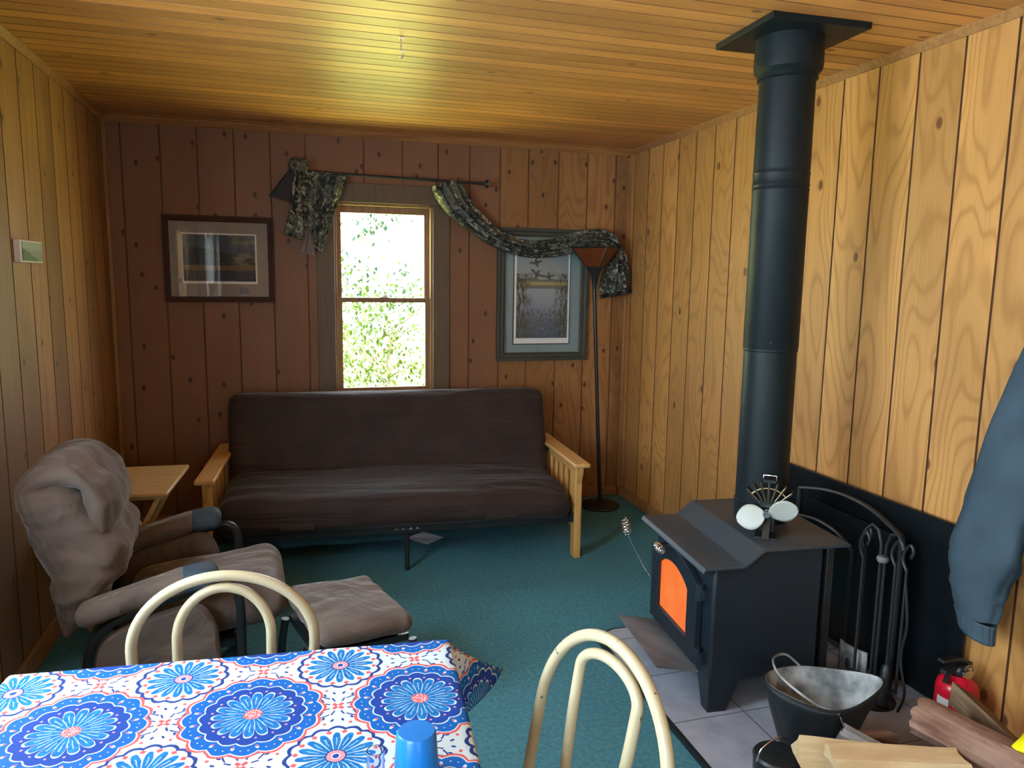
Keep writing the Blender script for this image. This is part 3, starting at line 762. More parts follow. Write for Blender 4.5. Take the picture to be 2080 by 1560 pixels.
# local: X depth 0..0.42, Y width 0..0.52
zb, zt = .115, .545
SW = .52
MB().prism([(0, zb), (.42, zb), (.42, zt+.055), (.17, zt+.055), (.10, zt), (0, zt)], 1, 0, SW).done('firebox', m_stove, SV, bevel=.010)
MB().box((.455, SW/2, .35), (.03, .50, .48)).done('rear_shield', m_blackmatte, SV, bevel=.003)
tp = [(-.055, zt-.012), (-.05, zt), (.10, zt+.002), (.17, zt+.057), (.50, zt+.057), (.50, zt+.069), (.165, zt+.069), (.095, zt+.014), (-.052, zt+.013), (-.062, zt-.004)]
MB().prism(tp, 1, -.035, SW+.035).done('stepped_top', m_stovetop, SV, bevel=.003)
for lx, ly in ((.03, .0), (.03, SW), (.38, .0), (.38, SW)):
    mb = MB(); sy = 1 if ly == 0 else -1; sx = 1 if lx < .2 else -1
    x0, y0 = (0 if lx < .2 else .42), ly
    top_ = [Vector((x0, y0, zb+.01)), Vector((x0+sx*.125, y0, zb+.01)), Vector((x0+sx*.125, y0+sy*.012, zb+.01)), Vector((x0+sx*.012, y0+sy*.10, zb+.01)), Vector((x0, y0+sy*.10, zb+.01))]
    bot_ = [Vector((x0, y0, 0)), Vector((x0+sx*.07, y0, 0)), Vector((x0+sx*.07, y0+sy*.012, 0)), Vector((x0+sx*.012, y0+sy*.05, 0)), Vector((x0, y0+sy*.05, 0))]
    mb.rings([bot_, top_]); mb.done('leg', m_stove, SV, smooth=False, bevel=.002)
# door
def arch(y0, y1, z0, z1, rise, n=10):
    pts = [(y0, z0), (y1, z0)]
    for i in range(n+1):
        t_ = i/n; pts.append((lerp(y1, y0, t_), z1+rise*(sin(pi*t_)**.8 if 0 < t_ < 1 else 0)))
    return pts
def plate(mb, outer, inner, x0, x1):    # frame between two outlines with the same count
    ro = [[Vector((x, *p)) for p in q] for q, x in ((outer, x1), (outer, x0), (inner, x0), (inner, x1))]
    R = [[mb.b.verts.new(p) for p in r] for r in ro]; n = len(outer)
    for i in range(4):
        a, b = R[i], R[(i+1) % 4]
        for j in range(n): mb.face([a[j], a[(j+1) % n], b[(j+1) % n], b[j]])
    return mb
DR = plate(MB(), arch(.075, .50, .150, .445, .065), arch(.155, .435, .215, .400, .050), -.028, -.002).done('door', m_stove, SV, bevel=.003)
MB().prism(arch(.15, .44, .21, .405, .050), 0, -.012, -.006).done('door_glass', m_fire, DR, smooth=False)['label'] = 'orange glowing arched door glass'
for z_ in (.19, .43): MB().tube([(-.018, .062, z_-.03), (-.018, .062, z_+.03)], .014, 12).box((-.010, .05, z_), (.022, .05, .035)).done('hinge', m_stove, DR)
def coil(mb, a, b, R, turns, wire):
    a, b = Vector(a), Vector(b); d = (b-a); L = d.length; d.normalize()
    x = d.orthogonal().normalized(); y = d.cross(x); pts = []
    N = turns*14
    for i in range(N+1):
        t_ = i/N; r = R*(.45+.55*sin(pi*t_)**.7) if 0 < t_ < 1 else R*.45; ph = 2*pi*turns*t_
        pts.append(a+d*L*t_+(x*cos(ph)+y*sin(ph))*r)
    return mb.tube(pts, wire, 6)
hp = [(-.02, .515, .295), (-.045, .535, .335), (-.10, .55, .44), (-.115, .555, .475)]
MB().tube(hp, .005, 8).done('handle_rod', m_chrome, DR)
coil(MB(), (-.115, .555, .475), (-.135, .56, .545), .019, 6, .0022).done('coil_grip', m_chrome, DR)
MB().tube([(-.01, .33, .515), (-.10, .32, .520)], .005, 8).done('draft_rod', m_stove, SV)
coil(MB(), (-.09, .315, .520), (-.095, .235, .520), .016, 6, .0022).done('draft_coil_grip', m_chrome, SV)
MB().prism([(-.165, .150), (-.155, .150), (-.002, .120), (-.002, .112), (-.165, .144)], 1, .08, .50).done('ash_lip', m_ash, SV)
# stovepipe
PP = thing('stove_pipe', 'black round stovepipe rising from the stove to a square ceiling plate', 'stovepipe', (1.745, 2.42, 0))
z0p = .024+zt+.069
MB().lathe([(.097, z0p), (.100, z0p+.006), (.100, .70), (.102, .715), (.097, .72), (.097, 1.297), (.1, 1.30), (.0985, 1.308), (.1005, 1.312), (.1, 1.885), (.102, 1.89), (.099, 1.90), (.102, 1.908), (.1, 1.915), (.1, 1.945), (.102, 1.95), (.099, 1.958), (.1, 1.965), (.098, 2.31)], 48, cap=False).done('pipe', m_pipe, PP, angle=30)
MB().lathe([(.098, 2.275), (.106, 2.28), (.104, 2.295), (.118, 2.31), (.120, 2.325), (.119, 2.425), (.10, 2.43)], 48).done('collar', m_pipe, PP, angle=30)
MB().box((0, 0, 2.431), (.385, .37, .022), RZ(radians(-2))).done('ceiling_plate', m_pipe, PP, bevel=.002)
for a in (-2.2, -1.2, .3): MB().lathe([(0, 0), (.004, 0), (.003, .003), (0, .003)], 8, (.1*cos(a), .1*sin(a), 1.335), RZ(a) @ RY(pi/2)).done('screw', m_black, PP)

# stove fan
FN = thing('stove_fan', 'small heat powered fan with white blades standing on the stove top', 'fan', (1.645, 2.235, z0p), radians(50))
MB().box((0, 0, .004), (.10, .075, .006)).prism([(-.055, .004), (-.045, .004), (.010, .10), (.0, .10)], 1, -.012, .012).done('base', m_black, FN)
# fins stand in local YZ plane (y sideways), facing -X (towards the camera)
mb = MB(); gb_ = MB()
for k in range(7):
    a = radians(-48+16*k); p0 = Vector((.01, sin(a)*.035, .105+cos(a)*.02)); p1 = Vector((.01, sin(a)*.105, .100+cos(a)*.100))
    mb.beam(p0, p1, .004, .05, up=(1, 0, 0)); q = Vector((-.0165, 0, 0)); gb_.tube([p0+q, p1+q], .0034, 6)
mb.box((.01, 0, .118), (.05, .055, .02)).box((.01, 0, .06), (.04, .05, .08))
mb.box((.01, 0, .205), (.045, .045, .010))
mb.done('fins', m_black, FN)
pts = [Vector((-.0065, sin(radians(a))*.078, .100+cos(radians(a))*.078)) for a in range(-48, 49, 8)]
gb_.tube(pts, .0022, 6); gb_.tube([(-.0065, -.03, .122), (-.0065, .03, .122)], .003, 6); gb_.done('fin_edges', m_brass, FN)
MB().tube([(.01, -.022, .205), (.01, -.022, .222), (.01, .022, .222), (.01, .022, .205)], .003, 8).done('carry_handle', m_chrome, FN)
mb = MB(); mb.lathe([(0, 0), (.012, 0), (.014, .01), (.014, .03), (0, .03)], 16, (-.055, 0, .093), RY(pi/2)).done('hub', m_chrome, FN)
def blade(ang, nm='blade'):
    def fn(u, v):
        r = .010+.098*u; w_ = .092*sin(pi*min(1, u*.93+.05))**.6*(v-.5); tw = radians(28)*(1-.5*u)
        p = Vector((-w_*sin(tw), w_*cos(tw), r)); p = RX(ang) @ p
        return p+Vector((-.045, 0, .093))
    MB().grid(14, 8, fn).done(nm, m_fanblade, FN, solid=.0015, angle=80)
blade(radians(72)); blade(radians(-108))

# ------------------------------------------------------------------ heat shield, screen, tools
t = thing('heat_shield', 'black sheet metal heat shield against the right wall behind the stove', 'heat shield', (XR-.035, 2.45, 0))
def rr(w_, h_, r_, z0_):
    pts = []
    for cx_, cz_, a0 in ((w_/2-r_, h_-r_, 0), (-w_/2+r_, h_-r_, 90)):
        for k in range(7): a = radians(a0+15*k); pts.append((cx_+r_*cos(a), cz_+r_*sin(a)))
    pts += [(-w_/2, z0_), (w_/2, z0_)]; return pts
MB().prism(rr(1.09, .712, .035, .028), 0, -.006, .006).done('panel', m_hull, t, bevel=.002)
for y_, z_ in ((.515, .665), (-.515, .665), (.515, .10), (-.515, .10)): MB().lathe([(0, 0), (.007, 0), (.005, .004), (0, .005)], 10, (-.006, y_, z_), RY(-pi/2)).done('screw', m_chrome, t)
t = thing('fireplace_screen', 'black folded fireplace screen with arched top leaning by the heat shield', 'fireplace screen', (2.17, 2.42, .024))
top_ = [(0, .31, .62), (0, .15, .655), (0, .0, .665), (-.01, -.15, .65), (-.02, -.30, .60)]
mb = MB(); mb.tube([(0, .31, .02), (0, .31, .62)], .011, 8).tube(spline(top_, 6), .011, 8, flat=.8).tube([(-.02, -.30, .60), (-.02, -.30, .02)], .011, 8).tube([(0, .31, .03), (-.02, -.3, .03)], .01, 8)
mb.tube(spline([(-.012, .30, .50), (-.03, .15, .525), (-.05, 0, .52), (-.06, -.10, .48)], 6), .008, 8)
mb.tube([(-.06, -.10, .48), (-.06, -.10, .02)], .008, 8)
mb.done('screen_frame', m_blackmatte, t)
MB().box((.004, .005, .31), (.004, .60, .56)).done('mesh_panel', m_hull, t, smooth=False)

TS = thing('fireplace_tool_stand', 'black iron fireplace tool stand holding hanging tools before the heat shield', 'tool stand', (2.03, 2.08, .024))
MB().lathe([(0, 0), (.085, 0), (.085, .01), (.07, .02), (.02, .03), (0, .03)], 24).done('base', m_blackmatte, TS)
mb = MB()
for s_ in (-1, 1): mb.tube([(0, s_*.010, .02), (0, s_*.010, .52), (0, s_*.013, .60), (0, s_*.03, .645), (0, s_*.06, .655), (0, s_*.085, .63), (0, s_*.09, .61)], .006, 8)
mb.done('post', m_blackmatte, TS)
MB().lathe([(0, -.012), (.018, -.010), (.022, 0), (.018, .010), (0, .012)], 16, (0, 0, .545)).done('collar', m_ash, TS)
def tool(name, label, x_, y_, kind):
    r_ = thing(name, label, 'fireplace tool', (x_, y_, .024), radians(8))
    MB().tube(spline([(0, 0, .08), (0, .0, .35), (0, 0, .55)], 4), .0055, 8).done('shaft', m_blackmatte, r_)
    MB().tube(spline([(0, 0, .54), (0, .018, .575), (0, .012, .61), (0, -.008, .635), (0, -.020, .615), (0, -.012, .59)], 6), .006, 8).done('hook_handle', m_blackmatte, r_)
    if kind == 'shovel':
        def fn(u, v): return Vector((-.010-.012*(1-(2*v-1)**2)-.01, (v-.5)*.125, .17-.16*u+.0*(v)))
        MB().grid(10, 12, fn).done('shovel_pan', m_galv, r_, solid=.003)
    elif kind == 'poker':
        MB().tube([(0, 0, .09), (0, 0, .02)], [.0055, .001], 8).tube(spline([(0, 0, .10), (0, .03, .09), (0, .035, .13)], 4), [.005]*8+[.002], 8).done('poker_tip', m_blackmatte, r_)
    elif kind == 'tongs':
        MB().tube(spline([(0, 0, .50), (0, -.02, .35), (0, -.008, .22), (0, -.035, .10), (0, -.015, .02)], 6), .005, 8).tube(spline([(0, 0, .10), (0, .025, .06), (0, .012, .02)], 4), .005, 8).done('tong_arm', m_blackmatte, r_)
    else:
        MB().lathe([(.008, .17), (.016, .16), (.030, .02), (0, .015)], 14).done('bristles', m_blackmatte, r_)
    return r_
tool('fireplace_shovel', 'ash shovel with grey pan hanging on the tool stand', 2.035, 2.17, 'shovel')
tool('fireplace_poker', 'slim black poker hanging beside the shovel on the tool stand', 1.985, 2.125, 'poker')
tool('fireplace_brush', 'black hearth brush hanging on tool stand beside its post', 2.03, 2.02, 'brush')
tool('fireplace_tongs', 'black tongs hanging on tool stand, nearest the fire extinguisher', 2.035, 1.975, 'tongs')

# ------------------------------------------------------------------ coal hod
HD = thing('coal_hod', 'black coal bucket with pointed spout, ashy grey inside, on the hearth', 'bucket', (1.60, 1.86, .024), radians(-15))
def hodring(k, n=40):
    z = .24*k; out = []
    for i in range(n):
        a = 2*pi*i/n; rx = lerp(.095, .150, k); ry = lerp(.085, .135, k)
        c_ = cos(a); sp = max(0, c_)**3; bk = max(0, -c_)**2
        x = c_*(rx+sp*.065*k**1.5+bk*.025*k); y = sin(a)*ry*(1-.12*k*abs(c_)**2)
        zz = z+k**2*(.020*sp+.015*bk-.006*sin(a)**2)
        out.append(Vector((x, y, zz)))
    return out
mb = MB(); mb.rings([hodring(k/10) for k in range(11)], cap=False); f_ = hodring(0)
mb.face([mb.b.verts.new(p) for p in f_]); mb.done('outer_shell', m_blackmatte, HD, solid=.003, angle=60)
mb = MB(); sh = lambda q, s_: [Vector((p.x*s_, p.y*s_, p.z+.004)) for p in q]
mb.rings([sh(hodring(k/10), .968) for k in range(0, 11)], cap=False); mb.face([mb.b.verts.new(p) for p in sh(hodring(.02), .97)])
mb.done('ashy_inside', m_galv, HD, angle=60)['label'] = 'ashy grey galvanised inside'
MB().tube([p for p in hodring(1.0)], .0045, 8, closed=True).done('rolled_rim', m_blackmatte, HD)
MB().tube(spline([(0.0, .13, .235), (-.06, .12, .285), (-.13, .05, .305), (-.135, -.03, .29), (-.07, -.11, .255), (.01, -.132, .225)], 8), .004, 8).done('bail_handle', m_galv, HD)
MB().tube([(.01, -.14, .22), (.02, -.155, .19)], .002, 6).lathe([(.006, 0), (.012, -.01), (.022, -.055), (.0, -.055)], 16, (.02, -.156, .19), RX(.2)).done('tipping_grip', m_ash, HD)

# small pail
PL = thing('small_black_pot', 'small black lidded pot with wire bail handle at the frame bottom', 'pot', (1.385, 1.76, .024))
MB().lathe([(.055, 0), (.066, .01), (.070, .09), (.072, .10), (.066, .108), (.03, .114), (0, .115)], 32).done('body', m_blackmatte, PL)
MB().tube(spline([(-.072, .0, .095), (-.055, .0, .135), (0, .0, .160), (.055, 0, .135), (.072, 0, .095)], 8), .0025, 8, ).done('bail_handle', m_chrome, PL)

# ------------------------------------------------------------------ logs
def logmat(name, c1, c2, sc=1):
    M = Mat(name, .8, .2); c = M.xyz(); n = M.noise(M.vec(c[0]*6, c[1]*45*sc, c[2]*45*sc), 1, 4, .6); n2 = M.noise(M.objv(), 12, 3)
    M.col(M.mix((n*.7+n2*.4).step(.35, .75), c1, c2)); M.bump(n, .4, .005); return M.m
m_log1 = logmat('fresh_split_wood', (.60, .41, .22), (.72, .54, .32))
m_log2 = logmat('reddish_bark_wood', (.14, .065, .04), (.33, .20, .15))
m_log3 = logmat('weathered_split_wood', (.15, .09, .05), (.30, .20, .12))
m_log4 = logmat('grey_weathered_wood', (.16, .15, .15), (.36, .34, .34))
def log(a, b, sec, mat, label, seed, roll=0, name='split_log'):
    a, b = Vector(a), Vector(b); d = b-a; L = d.length; rnd = random.Random(seed)
    mb = MB(); rings = []; N = 10
    for i in range(N+1):
        t_ = i/N; ring = []
        dense = []
        for k in range(len(sec)):
            p, q = Vector((*sec[k], 0)), Vector((*sec[(k+1) % len(sec)], 0))
            for j in range(3): dense.append(p.lerp(q, j/3))
        for p in dense:
            nn = noise.noise(Vector((p.x*30, p.y*30, t_*2.5+seed)))
            s_ = 1+nn*.16
            ring.append(Vector((L*(t_-.5)+(rnd.uniform(-.006, .006) if i in (0, N) else 0), p.x*s_, p.y*s_)))
        rings.append(ring)
    mb.rings(rings); o = mb.done(name, mat, smooth=True, angle=35)
    x = d.normalized(); y = Vector((0, 0, 1)).cross(x).normalized(); z = x.cross(y)
    M4 = Matrix((x, y, z)).transposed() @ Matrix.Rotation(roll, 3, 'X'); M4 = M4.to_4x4(); M4.translation = (a+b)/2
    o.matrix_world = M4
    return tag(o, label, 'firewood', 'firewood pile beside the hearth')
slab = [(-.042, -.016), (.040, -.020), (.045, .014), (-.038, .020)]
wedge = [(-.045, -.03), (.045, -.03), (.03, .02), (-.01, .045)]
rnd_ = [(.062*cos(a), .055*sin(a)) for a in [k*pi/4+.3 for k in range(8)]]
tri = [(-.04, -.03), (.04, -.03), (.0, .045)]
log((1.38, 1.535, .272), (1.715, 1.42, .272), slab, m_log1, 'pale fresh split board of firewood on top of the pile', 1, 0)
log((1.355, 1.64, .235), (1.60, 1.53, .235), tri, m_log1, 'pale triangular split log behind the pale top board', 2, .2)
log((1.745, 1.60, .300), (1.85, 1.28, .275), rnd_, m_log2, 'thick reddish barked log pointing at the camera', 3)
log((1.995, 1.70, .275), (1.90, 1.37, .265), tri, m_log3, 'brown weathered split log leaning in front of the extinguisher', 4, .5)
log((1.53, 1.66, .25), (1.62, 1.52, .225), [(-.018, -.01), (.018, -.01), (.012, .014), (-.012, .012)], m_log4, 'short pale grey splinter beside the bucket', 5)
log((1.56, 1.665, .20), (1.70, 1.64, .20), tri, m_log2, 'short brown log behind the pale top board', 6, .7)
log((1.36, 1.42, .245), (1.60, 1.31, .245), wedge, m_log4, 'grey weathered log at the very bottom of the frame', 7, .1)
log((1.44, 1.50, .178), (1.92, 1.46, .178), rnd_, m_log3, 'brown log low in the pile under the pale board', 8)
log((1.40, 1.40, .086), (1.86, 1.37, .086), rnd_, m_log2, 'reddish log low in the pile nearest the camera', 9)
log((2.02, 1.72, .086), (2.05, 1.35, .086), rnd_, m_log3, 'brown log lying on the hearth by the right wall', 10)
log((1.40, 1.58, .086), (1.88, 1.55, .086), rnd_, m_log3, 'bottom log of the pile by the bucket', 11)

# extinguisher
EX = thing('fire_extinguisher', 'red fire extinguisher with black valve standing by right wall', 'fire extinguisher', (2.165, 1.845, .024)); EX.scale = (.97, .97, .80)
MB().lathe([(.060, 0), (.066, .008), (.068, .02), (.068, .20), (.062, .225), (.045, .245), (.024, .258), (.020, .27), (0, .27)], 36).done('cylinder', m_red, EX, angle=50)
def lab(u, v):
    a = radians(165+38*u); return Vector((.0688*cos(a), .0688*sin(a), .06+.11*v))
MB().grid(14, 3, lab).done('instruction_label', m_white, EX)
MB().lathe([(.022, .255), (.026, .262), (.026, .285), (.018, .30), (0, .30)], 20).done('valve', m_black, EX)
MB().prism([(-.075, .275), (-.07, .29), (-.01, .305), (.05, .30), (.05, .290), (-.01, .290)], 1, -.012, .012).done('lower_handle', m_black, EX, bevel=.002)
MB().prism([(-.09, .33), (-.085, .342), (-.02, .345), (.045, .315), (.045, .305), (-.02, .330)], 1, -.014, .014).done('squeeze_lever', m_black, EX, bevel=.002)
MB().tube([Vector((.01+.020*cos(a), -.03, .295+.020*sin(a))) for a in [k*pi/8 for k in range(16)]], .0022, 6, closed=True).done('pull_ring', m_chrome, EX)
MB().lathe([(0, 0), (.018, 0), (.018, .012), (0, .012)], 18, (-.005, -.034, .285), RX(pi/2)).done('gauge', m_chrome, EX)
MB().tube([(-.03, 0, .285), (-.062, -.012, .27), (-.078, -.02, .245)], [.008, .008, .011], 10).done('nozzle', m_black, EX)

# yellow bag
def yw(o):
    o = o.copy(); o += Vector((noise.noise(o*14), noise.noise(o*14+Vector((4, 0, 0))), noise.noise(o*18)))*.035; return o
o = MB().cushion((.18, .16, .10), .04, 12, warp=yw, seed=3).done('plastic_bag', m_yellow, angle=50, loc=(1.90, 1.30, .345))
tag(o, 'crumpled bright yellow plastic bag on the firewood', 'plastic bag')

# ------------------------------------------------------------------ jacket
JK = thing('sweatshirt', 'blue grey sweatshirt hanging on the right wall, sleeve dangling', 'sweatshirt', (2.2, 1.55, .5))
def sleeve(u, v):
    P = [Vector(q) for q in ((2.150, 1.60, 1.48), (2.12, 1.665, 1.15), (2.10, 1.70, .92), (2.10, 1.735, .70), (2.10, 1.755, .57), (2.10, 1.752, .497))]
    R_ = [.085, .095, .105, .115, .095, .072]
    t_ = u*(len(P)-1); i = min(int(t_), len(P)-2); f = t_-i
    p = P[i].lerp(P[i+1], f); r_ = lerp(R_[i], R_[i+1], f)
    a = 2*pi*v; fo = 1+.10*sin(a*3+u*4)+.10*noise.noise(Vector((cos(a)*2, sin(a)*2, u*7)))+(.12*noise.noise(Vector((cos(a), u*16, 4))) if .45 < u < .9 else 0)
    return p+Vector((cos(a)*r_*.55*fo, sin(a)*r_*fo, 0))-Vector((2.2, 1.55, .5))
MB().grid(50, 40, sleeve).done('sleeve', m_jacket, JK, angle=180)
def cuff(u, v):
    a = 2*pi*v; r_ = lerp(.070, .058, u**.7)*(1+.03*sin(a*18)); c0 = Vector((2.10, lerp(1.752, 1.74, u), lerp(.50, .435, u)-.0))
    return c0+Vector((cos(a)*r_*.6, sin(a)*r_, sin(a)*.012))-Vector((2.2, 1.55, .5))
MB().grid(8, 72, cuff).done('cuff', m_jacket, JK, solid=.004, angle=180)
def body(u, v):
    a = 2*pi*v; hw = lerp(.16, .19, u)*min(1, u/.10+.02)**.5; fo = 1+.08*sin(a*5)+.08*noise.noise(Vector((cos(a)*2, sin(a)*2, u*5)))
    return Vector((2.195+cos(a)*.065*fo, lerp(1.50, 1.44, u)+sin(a)*hw*fo, lerp(1.62, .52, u)))-Vector((2.2, 1.55, .5))
MB().grid(40, 48, body).done('body', m_jacket, JK, angle=180)
MB().grid(4, 48, lambda u, v: body(1, v)+Vector((0, 0, -.05*u))).done('hem', m_jacketin, JK, solid=.004, angle=180)
MB().tube([(.075, -.05, 1.16), (.03, -.05, 1.16), (.02, -.05, 1.19)], .006, 8).done('hanging_loop', m_jacketin, JK)
t = MB().tube([(XR, 1.50, 1.665), (XR-.07, 1.50, 1.665), (XR-.085, 1.50, 1.70)], .007, 8).done('wall_hook', m_black)
tag(t, 'black hook on right wall that the sweatshirt hangs from', 'hook')

# ceiling hook
t = thing('ceiling_hook', 'thin metal hook hanging from the ceiling before the window', 'hook', (.418, 2.93, H))
MB().lathe([(0, 0), (.008, 0), (.008, -.003), (0, -.003)], 12).tube([(0, 0, 0), (0, 0, -.052)], .0022, 8).done('shank', m_chrome, t)
MB().tube(spline([(0, 0, -.05), (.006, 0, -.058), (.007, 0, -.068), (0, 0, -.074), (-.005, 0, -.070)], 5), .0026, 8).done('hook_end', m_chrome, t)

# ------------------------------------------------------------------ bentwood style chairs
def cafe_chair(label, loc, rz, lean, op, ip):
    r_ = thing('hoop_back_chair', label, 'chair', loc, rz, None)
    def hoop(a, T, h0f, bot, dy=0):
        h0 = T*h0f; half = []
        for k in range(14):
            l = k/14; half.append((a*(bot+(1-bot)*sin(l*pi/2)), l*h0))
        for k in range(17):
            th = k/16*pi/2; half.append((a*cos(th), h0+(T-h0)*sin(th)))
        full = half+[(-s_, h) for s_, h in half[::-1][1:]]
        return [Vector((s_, h*tan(lean)+dy, .45+h+.01)) for s_, h in full]
    MB().tube(hoop(*op), .0125, 14).done('outer_hoop', m_cream, r_)
    MB().tube(hoop(*ip), .0115, 14).done('inner_hoop', m_cream, r_)
    MB().lathe([(0, .43), (.19, .43), (.198, .445), (.19, .462), (.12, .472), (0, .474)], 36, (0, -.18, 0)).done('seat', plain('seat_vinyl', (.45, .36, .22), .5, .1), r_)
    MB().tube([Vector((.175*cos(a), -.18+.175*sin(a), .42)) for a in [k*pi/16 for k in range(32)]], .011, 10, closed=True).done('seat_ring', m_cream, r_)
    for sx, sy in ((-1, -1), (1, -1), (-1, 1), (1, 1)):
        MB().tube([(sx*.125, -.18+sy*.125, .425), (sx*.16, -.18+sy*.16, .2), (sx*.19, -.18+sy*.19, 0)], .0115, 10).done('leg', m_cream, r_)
    return r_
cafe_chair('cream tubular hoop back chair behind the table, before the recliner', (-.1716, 1.7369, 0), -.096, .0762, (.2036, .3978, .5924, .70), (.1044, .3703, .6843, .91))
cafe_chair('cream tubular hoop back chair at right side of the table', (.5152, 1.2233, 0), -1.348, .1821, (.204, .3942, .4554, 1.0), (.0922, .3599, .8569, .7464))

# ------------------------------------------------------------------ dining table + cloth
TA = radians(-5.0); TO = (.215, 1.305, 0)
TB = thing('dining_table', 'dining table hidden under the blue patterned cloth', 'table', TO, TA)
U0, U1, V0, V1, TZ = -.79, .078, -.55, .222, .757
MB().box(((U0+U1)/2, (V0+V1)/2, TZ-.014), (U1-U0-.01, V1-V0-.01, .024)).done('tabletop', m_oak, TB, bevel=.004)
for u_ in (U0+.07, U1-.07):
    for v_ in (V0+.07, V1-.07): MB().box((u_, v_, .366), (.05, .05, .732)).done('leg', m_oakz, TB, bevel=.003)
M = Mat('blue_medallion_cloth', .75, .25)
uvn = M.node('ShaderNodeUVMap'); sp = M.node('ShaderNodeSeparateXYZ'); M.nt.links.new(uvn.outputs[0], sp.inputs[0])
u, v = X(M.nt, sp.outputs[0]), X(M.nt, sp.outputs[1])
wob = M.noise(uvn.outputs[0], 60, 2); u = u+(wob-.5)*.004; v = v+(wob-.5)*.003
A, B = .302, .298
def cell(su, sv):
    x = ((u/A+su).f('FRACT')-.5)*A; y = ((v/B+sv).f('FRACT')-.5)*B
    r = (x*x+y*y).f('SQRT'); th = y.f('ARCTAN2', x)
    return x, y, r, th
white = (.52, .60, .65); azure = (.0, .095, .38); royal = (.005, .042, .27); redc = (.60, .085, .09); pink = (.60, .24, .28); navy = (.012, .035, .20); petal = (.0, .11, .34)
streak = M.noise(uvn.outputs[0], 90, 3)
pc = M.mix(streak.step(.35, .7), petal, (.005, .18, .48))
cc = white
# sprigs at the saddle points
for su, sv in ((0, .5), (.5, 0)):
    x, y, r, th = cell(su, sv)
    n8 = th*8/(2*pi); q = ((n8.f('FRACT'))-.5).f('ABSOLUTE')*r*.785*2
    leaf = q.lt(.0034)*r.gt(.017)*r.lt(.030); cc = M.mix(leaf, cc, navy)
    q4 = (((th*4/(2*pi)+.5).f('FRACT'))-.5).f('ABSOLUTE')*r*1.57*2
    q4b = (((th*4/(2*pi)).f('FRACT'))-.5).f('ABSOLUTE')*r*1.57*2
    cc = M.mix(q4b.lt(.0075)*r.gt(.003)*r.lt(.013), cc, redc)
    wv = (r*90).f('SINE')*.10
    for o_, col_, r0_, r1_, w_ in ((0.12, navy, .030, .062, .0018), (-.12, navy, .030, .062, .0018)):
        ql = (((th*4/(2*pi)+.5*(1 if su else 1)+.5+o_+wv*(1 if o_ > 0 else -1)).f('FRACT'))-.5).f('ABSOLUTE')*r*1.57
        cc = M.mix(ql.lt(w_)*r.gt(r0_)*r.lt(r1_), cc, col_)
    qd = (((th*8/(2*pi)+.0).f('FRACT'))-.5).f('ABSOLUTE')*r*.785
    cc = M.mix(((qd*qd)+((r-.060)*(r-.060))).lt(.0000105), cc, redc)
    cc = M.mix((((qd-.009)*(qd-.009))*3+((r-.046)*(r-.046))).lt(.000020), cc, navy)
def lobes(th, n, ph=0.0):
    return ((th*(n/2.0)+ph).f('COSINE')).f('ABSOLUTE')
# small medallion
x, y, r, th = cell(0, 0)
sc16 = lobes(th, 16); rr_ = r/(.92+.08*sc16)
loc_ = ((th*16/(2*pi)+.5).f('FRACT')-.5); qa = loc_.f('ABSOLUTE')
cc = M.mix(rr_.lt(.086), cc, navy); cc = M.mix(rr_.lt(.079), cc, white)
inpet = (r.lt((1-(qa*2).f('POWER', 2.5)*.5)*.066))*(qa.lt(.43))*r.gt(.018)
cc = M.mix(inpet, cc, pc)
cc = M.mix(qa.lt(.05)*r.gt(.03)*r.lt(.052)*.7, cc, white)
loc2 = ((th*16/(2*pi)).f('FRACT')-.5)*r*.3927; dd = loc2.f('ABSOLUTE')+((r-.068).f('ABSOLUTE'))
cc = M.mix(dd.lt(.0058), cc, redc)
cc = M.mix(r.lt(.018), cc, navy); cc = M.mix(r.lt(.0155), cc, pink); cc = M.mix(r.lt(.0075), cc, white); cc = M.mix(r.lt(.0055), cc, royal)
# big medallion
x, y, r, th = cell(.5, .5)
sc16 = lobes(th, 16); rr_ = r/(.92+.08*sc16); loc_ = ((th*16/(2*pi)+.5).f('FRACT')-.5); qa = loc_.f('ABSOLUTE')
cc = M.mix(rr_.lt(.130), cc, redc); cc = M.mix(rr_.lt(.1245), cc, white); cc = M.mix(rr_.lt(.1215), cc, azure)
lx = ((th*16/(2*pi)).f('FRACT')-.5)*r*.3927
tul = (lx.f('ABSOLUTE')*1.1).lt((r-.094)*.55)*r.lt(.106)*r.gt(.094)*((lx*700).f('COSINE')*.5+.6+(.106-r)*60).gt(.62)
cc = M.mix(tul, cc, white); cc = M.mix(((lx*lx)+(r-.098)*(r-.098)*.5).lt(.0000045), cc, redc)
dots = (((loc_*r*.3927).f('ABSOLUTE')-.0065).f('POWER', 2)+(r-.108).f('POWER', 2)).lt(.0000018)
cc = M.mix(dots, cc, white)
cc = M.mix(rr_.lt(.0955), cc, white); cc = M.mix(rr_.lt(.0925), cc, royal)
pe = (1-(qa*2).f('POWER', 3)*.4)
cc = M.mix((((lx*lx)+(r-.074)*(r-.074)).lt(.0000055)), cc, pink)
cc = M.mix((r.lt(pe*.0725))*(qa.lt(.49)), cc, white)
cc = M.mix((r.lt(pe*.0685))*(qa.lt(.44))*r.gt(.016), cc, pc)
cc = M.mix(qa.lt(.05)*r.gt(.03)*r.lt(.055)*.6, cc, white)
cc = M.mix(r.lt(.016), cc, redc); cc = M.mix((M.noise(uvn.outputs[0], 330, 1).gt(.55))*r.lt(.0145), cc, white)
M.col(cc); M.bump(M.noise(uvn.outputs[0], 12, 2), .15, .01)
m_cloth = M.m

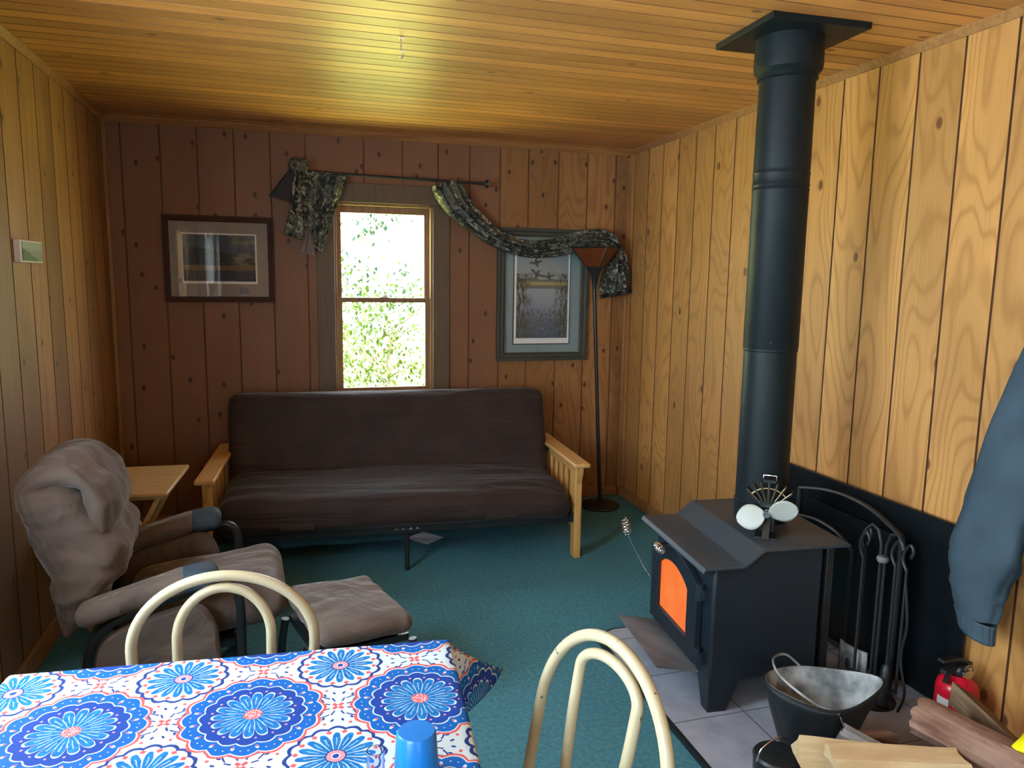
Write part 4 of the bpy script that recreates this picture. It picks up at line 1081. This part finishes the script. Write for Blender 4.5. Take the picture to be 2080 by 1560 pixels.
def cloth():
    b = bmesh.new(); uvl = b.loops.layers.uv.new('UVMap')
    D = .20; N = 64
    us = [U0-D+(U1-U0+2*D)*i/N for i in range(N+1)]; vs = [V0-D+(V1-V0+2*D)*i/N for i in range(N+1)]
    us = sorted(set([round(q, 4) for q in us]+[U0, U1])); vs = sorted(set([round(q, 4) for q in vs]+[V0, V1]))
    G = {}
    for i, a in enumerate(us):
        for j, c_ in enumerate(vs):
            ex = max(0, a-U1)-max(0, U0-a); ey = max(0, c_-V1)-max(0, V0-c_)
            e = max(abs(ex), abs(ey)); both = min(abs(ex), abs(ey))
            x_, y_ = max(U0, min(U1, a)), max(V0, min(V1, c_))
            wv = sin((a+c_)*21)*.10+noise.noise(Vector((a*6, c_*6, 0)))*.12
            flare = .10+wv*.8
            if e > 0 and both == 0:
                x_ += (1 if ex > 0 else -1 if ex < 0 else 0)*(.004+e*max(.03, flare)); y_ += (1 if ey > 0 else -1 if ey < 0 else 0)*(.004+e*max(.03, flare)); z_ = TZ-e*.98+.001
            elif both > 0:
                L = sqrt(ex*ex+ey*ey); d_ = Vector((ex, ey)).normalized()
                k_ = both/e; out_ = L*(.12+.62*k_)
                x_ += d_.x*out_; y_ += d_.y*out_*.7; z_ = TZ-L*(.98-.50*k_)
            else: z_ = TZ+.002+.0012*noise.noise(Vector((a*9, c_*9, 1)))
            G[i, j] = b.verts.new((x_, y_, z_))
    for i in range(len(us)-1):
        for j in range(len(vs)-1):
            f = b.faces.new([G[i, j], G[i+1, j], G[i+1, j+1], G[i, j+1]])
            for l, (p, q) in zip(f.loops, ((i, j), (i+1, j), (i+1, j+1), (i, j+1))): l[uvl].uv = (us[p], vs[q])
    me = bpy.data.meshes.new('tablecloth'); b.to_mesh(me); b.free(); me.materials.append(m_cloth); me.shade_smooth()
    o = bpy.data.objects.new('tablecloth', me); C.objects.link(o); o.location = TO; o.rotation_euler = (0, 0, TA)
    tag(o, 'white tablecloth with blue and red medallions over the dining table', 'tablecloth')
    q = o.modifiers.new('s', 'SOLIDIFY'); q.thickness = .001; q.offset = 1
cloth()
# tumbler and glass
TP = TZ+.0045
t = thing('plastic_tumbler', 'bright blue plastic tumbler upside down on the tablecloth', 'cup', (.172, 1.078, TP))
MB().lathe([(.036, 0), (.0365, .004), (.0312, .078), (.0285, .082), (0, .0825)], 40).done('body', plain('blue_plastic', (.0, .16, .55), .35, .05), t, angle=30)
MB().lathe([(.0365, .0), (.0375, .002), (.0375, .007), (.0362, .008)], 40, cap=False).done('lip', plain('blue_plastic_lip', (.0, .15, .5), .35, .05), t)
MG = Mat('clear_glass', .05, .5); MG.b.inputs['Transmission Weight'].default_value = 1.0; MG.b.inputs['IOR'].default_value = 1.3; MG.col((.85, .88, 1.0))
t = thing('drinking_glass', 'narrow clear glass standing left of the blue tumbler', 'glass', (.105, 1.048, TP))
MB().lathe([(0, 0), (.013, 0), (.0135, .08), (.0120, .08), (.0115, .006), (0, .006)], 28).done('bowl', MG.m, t)
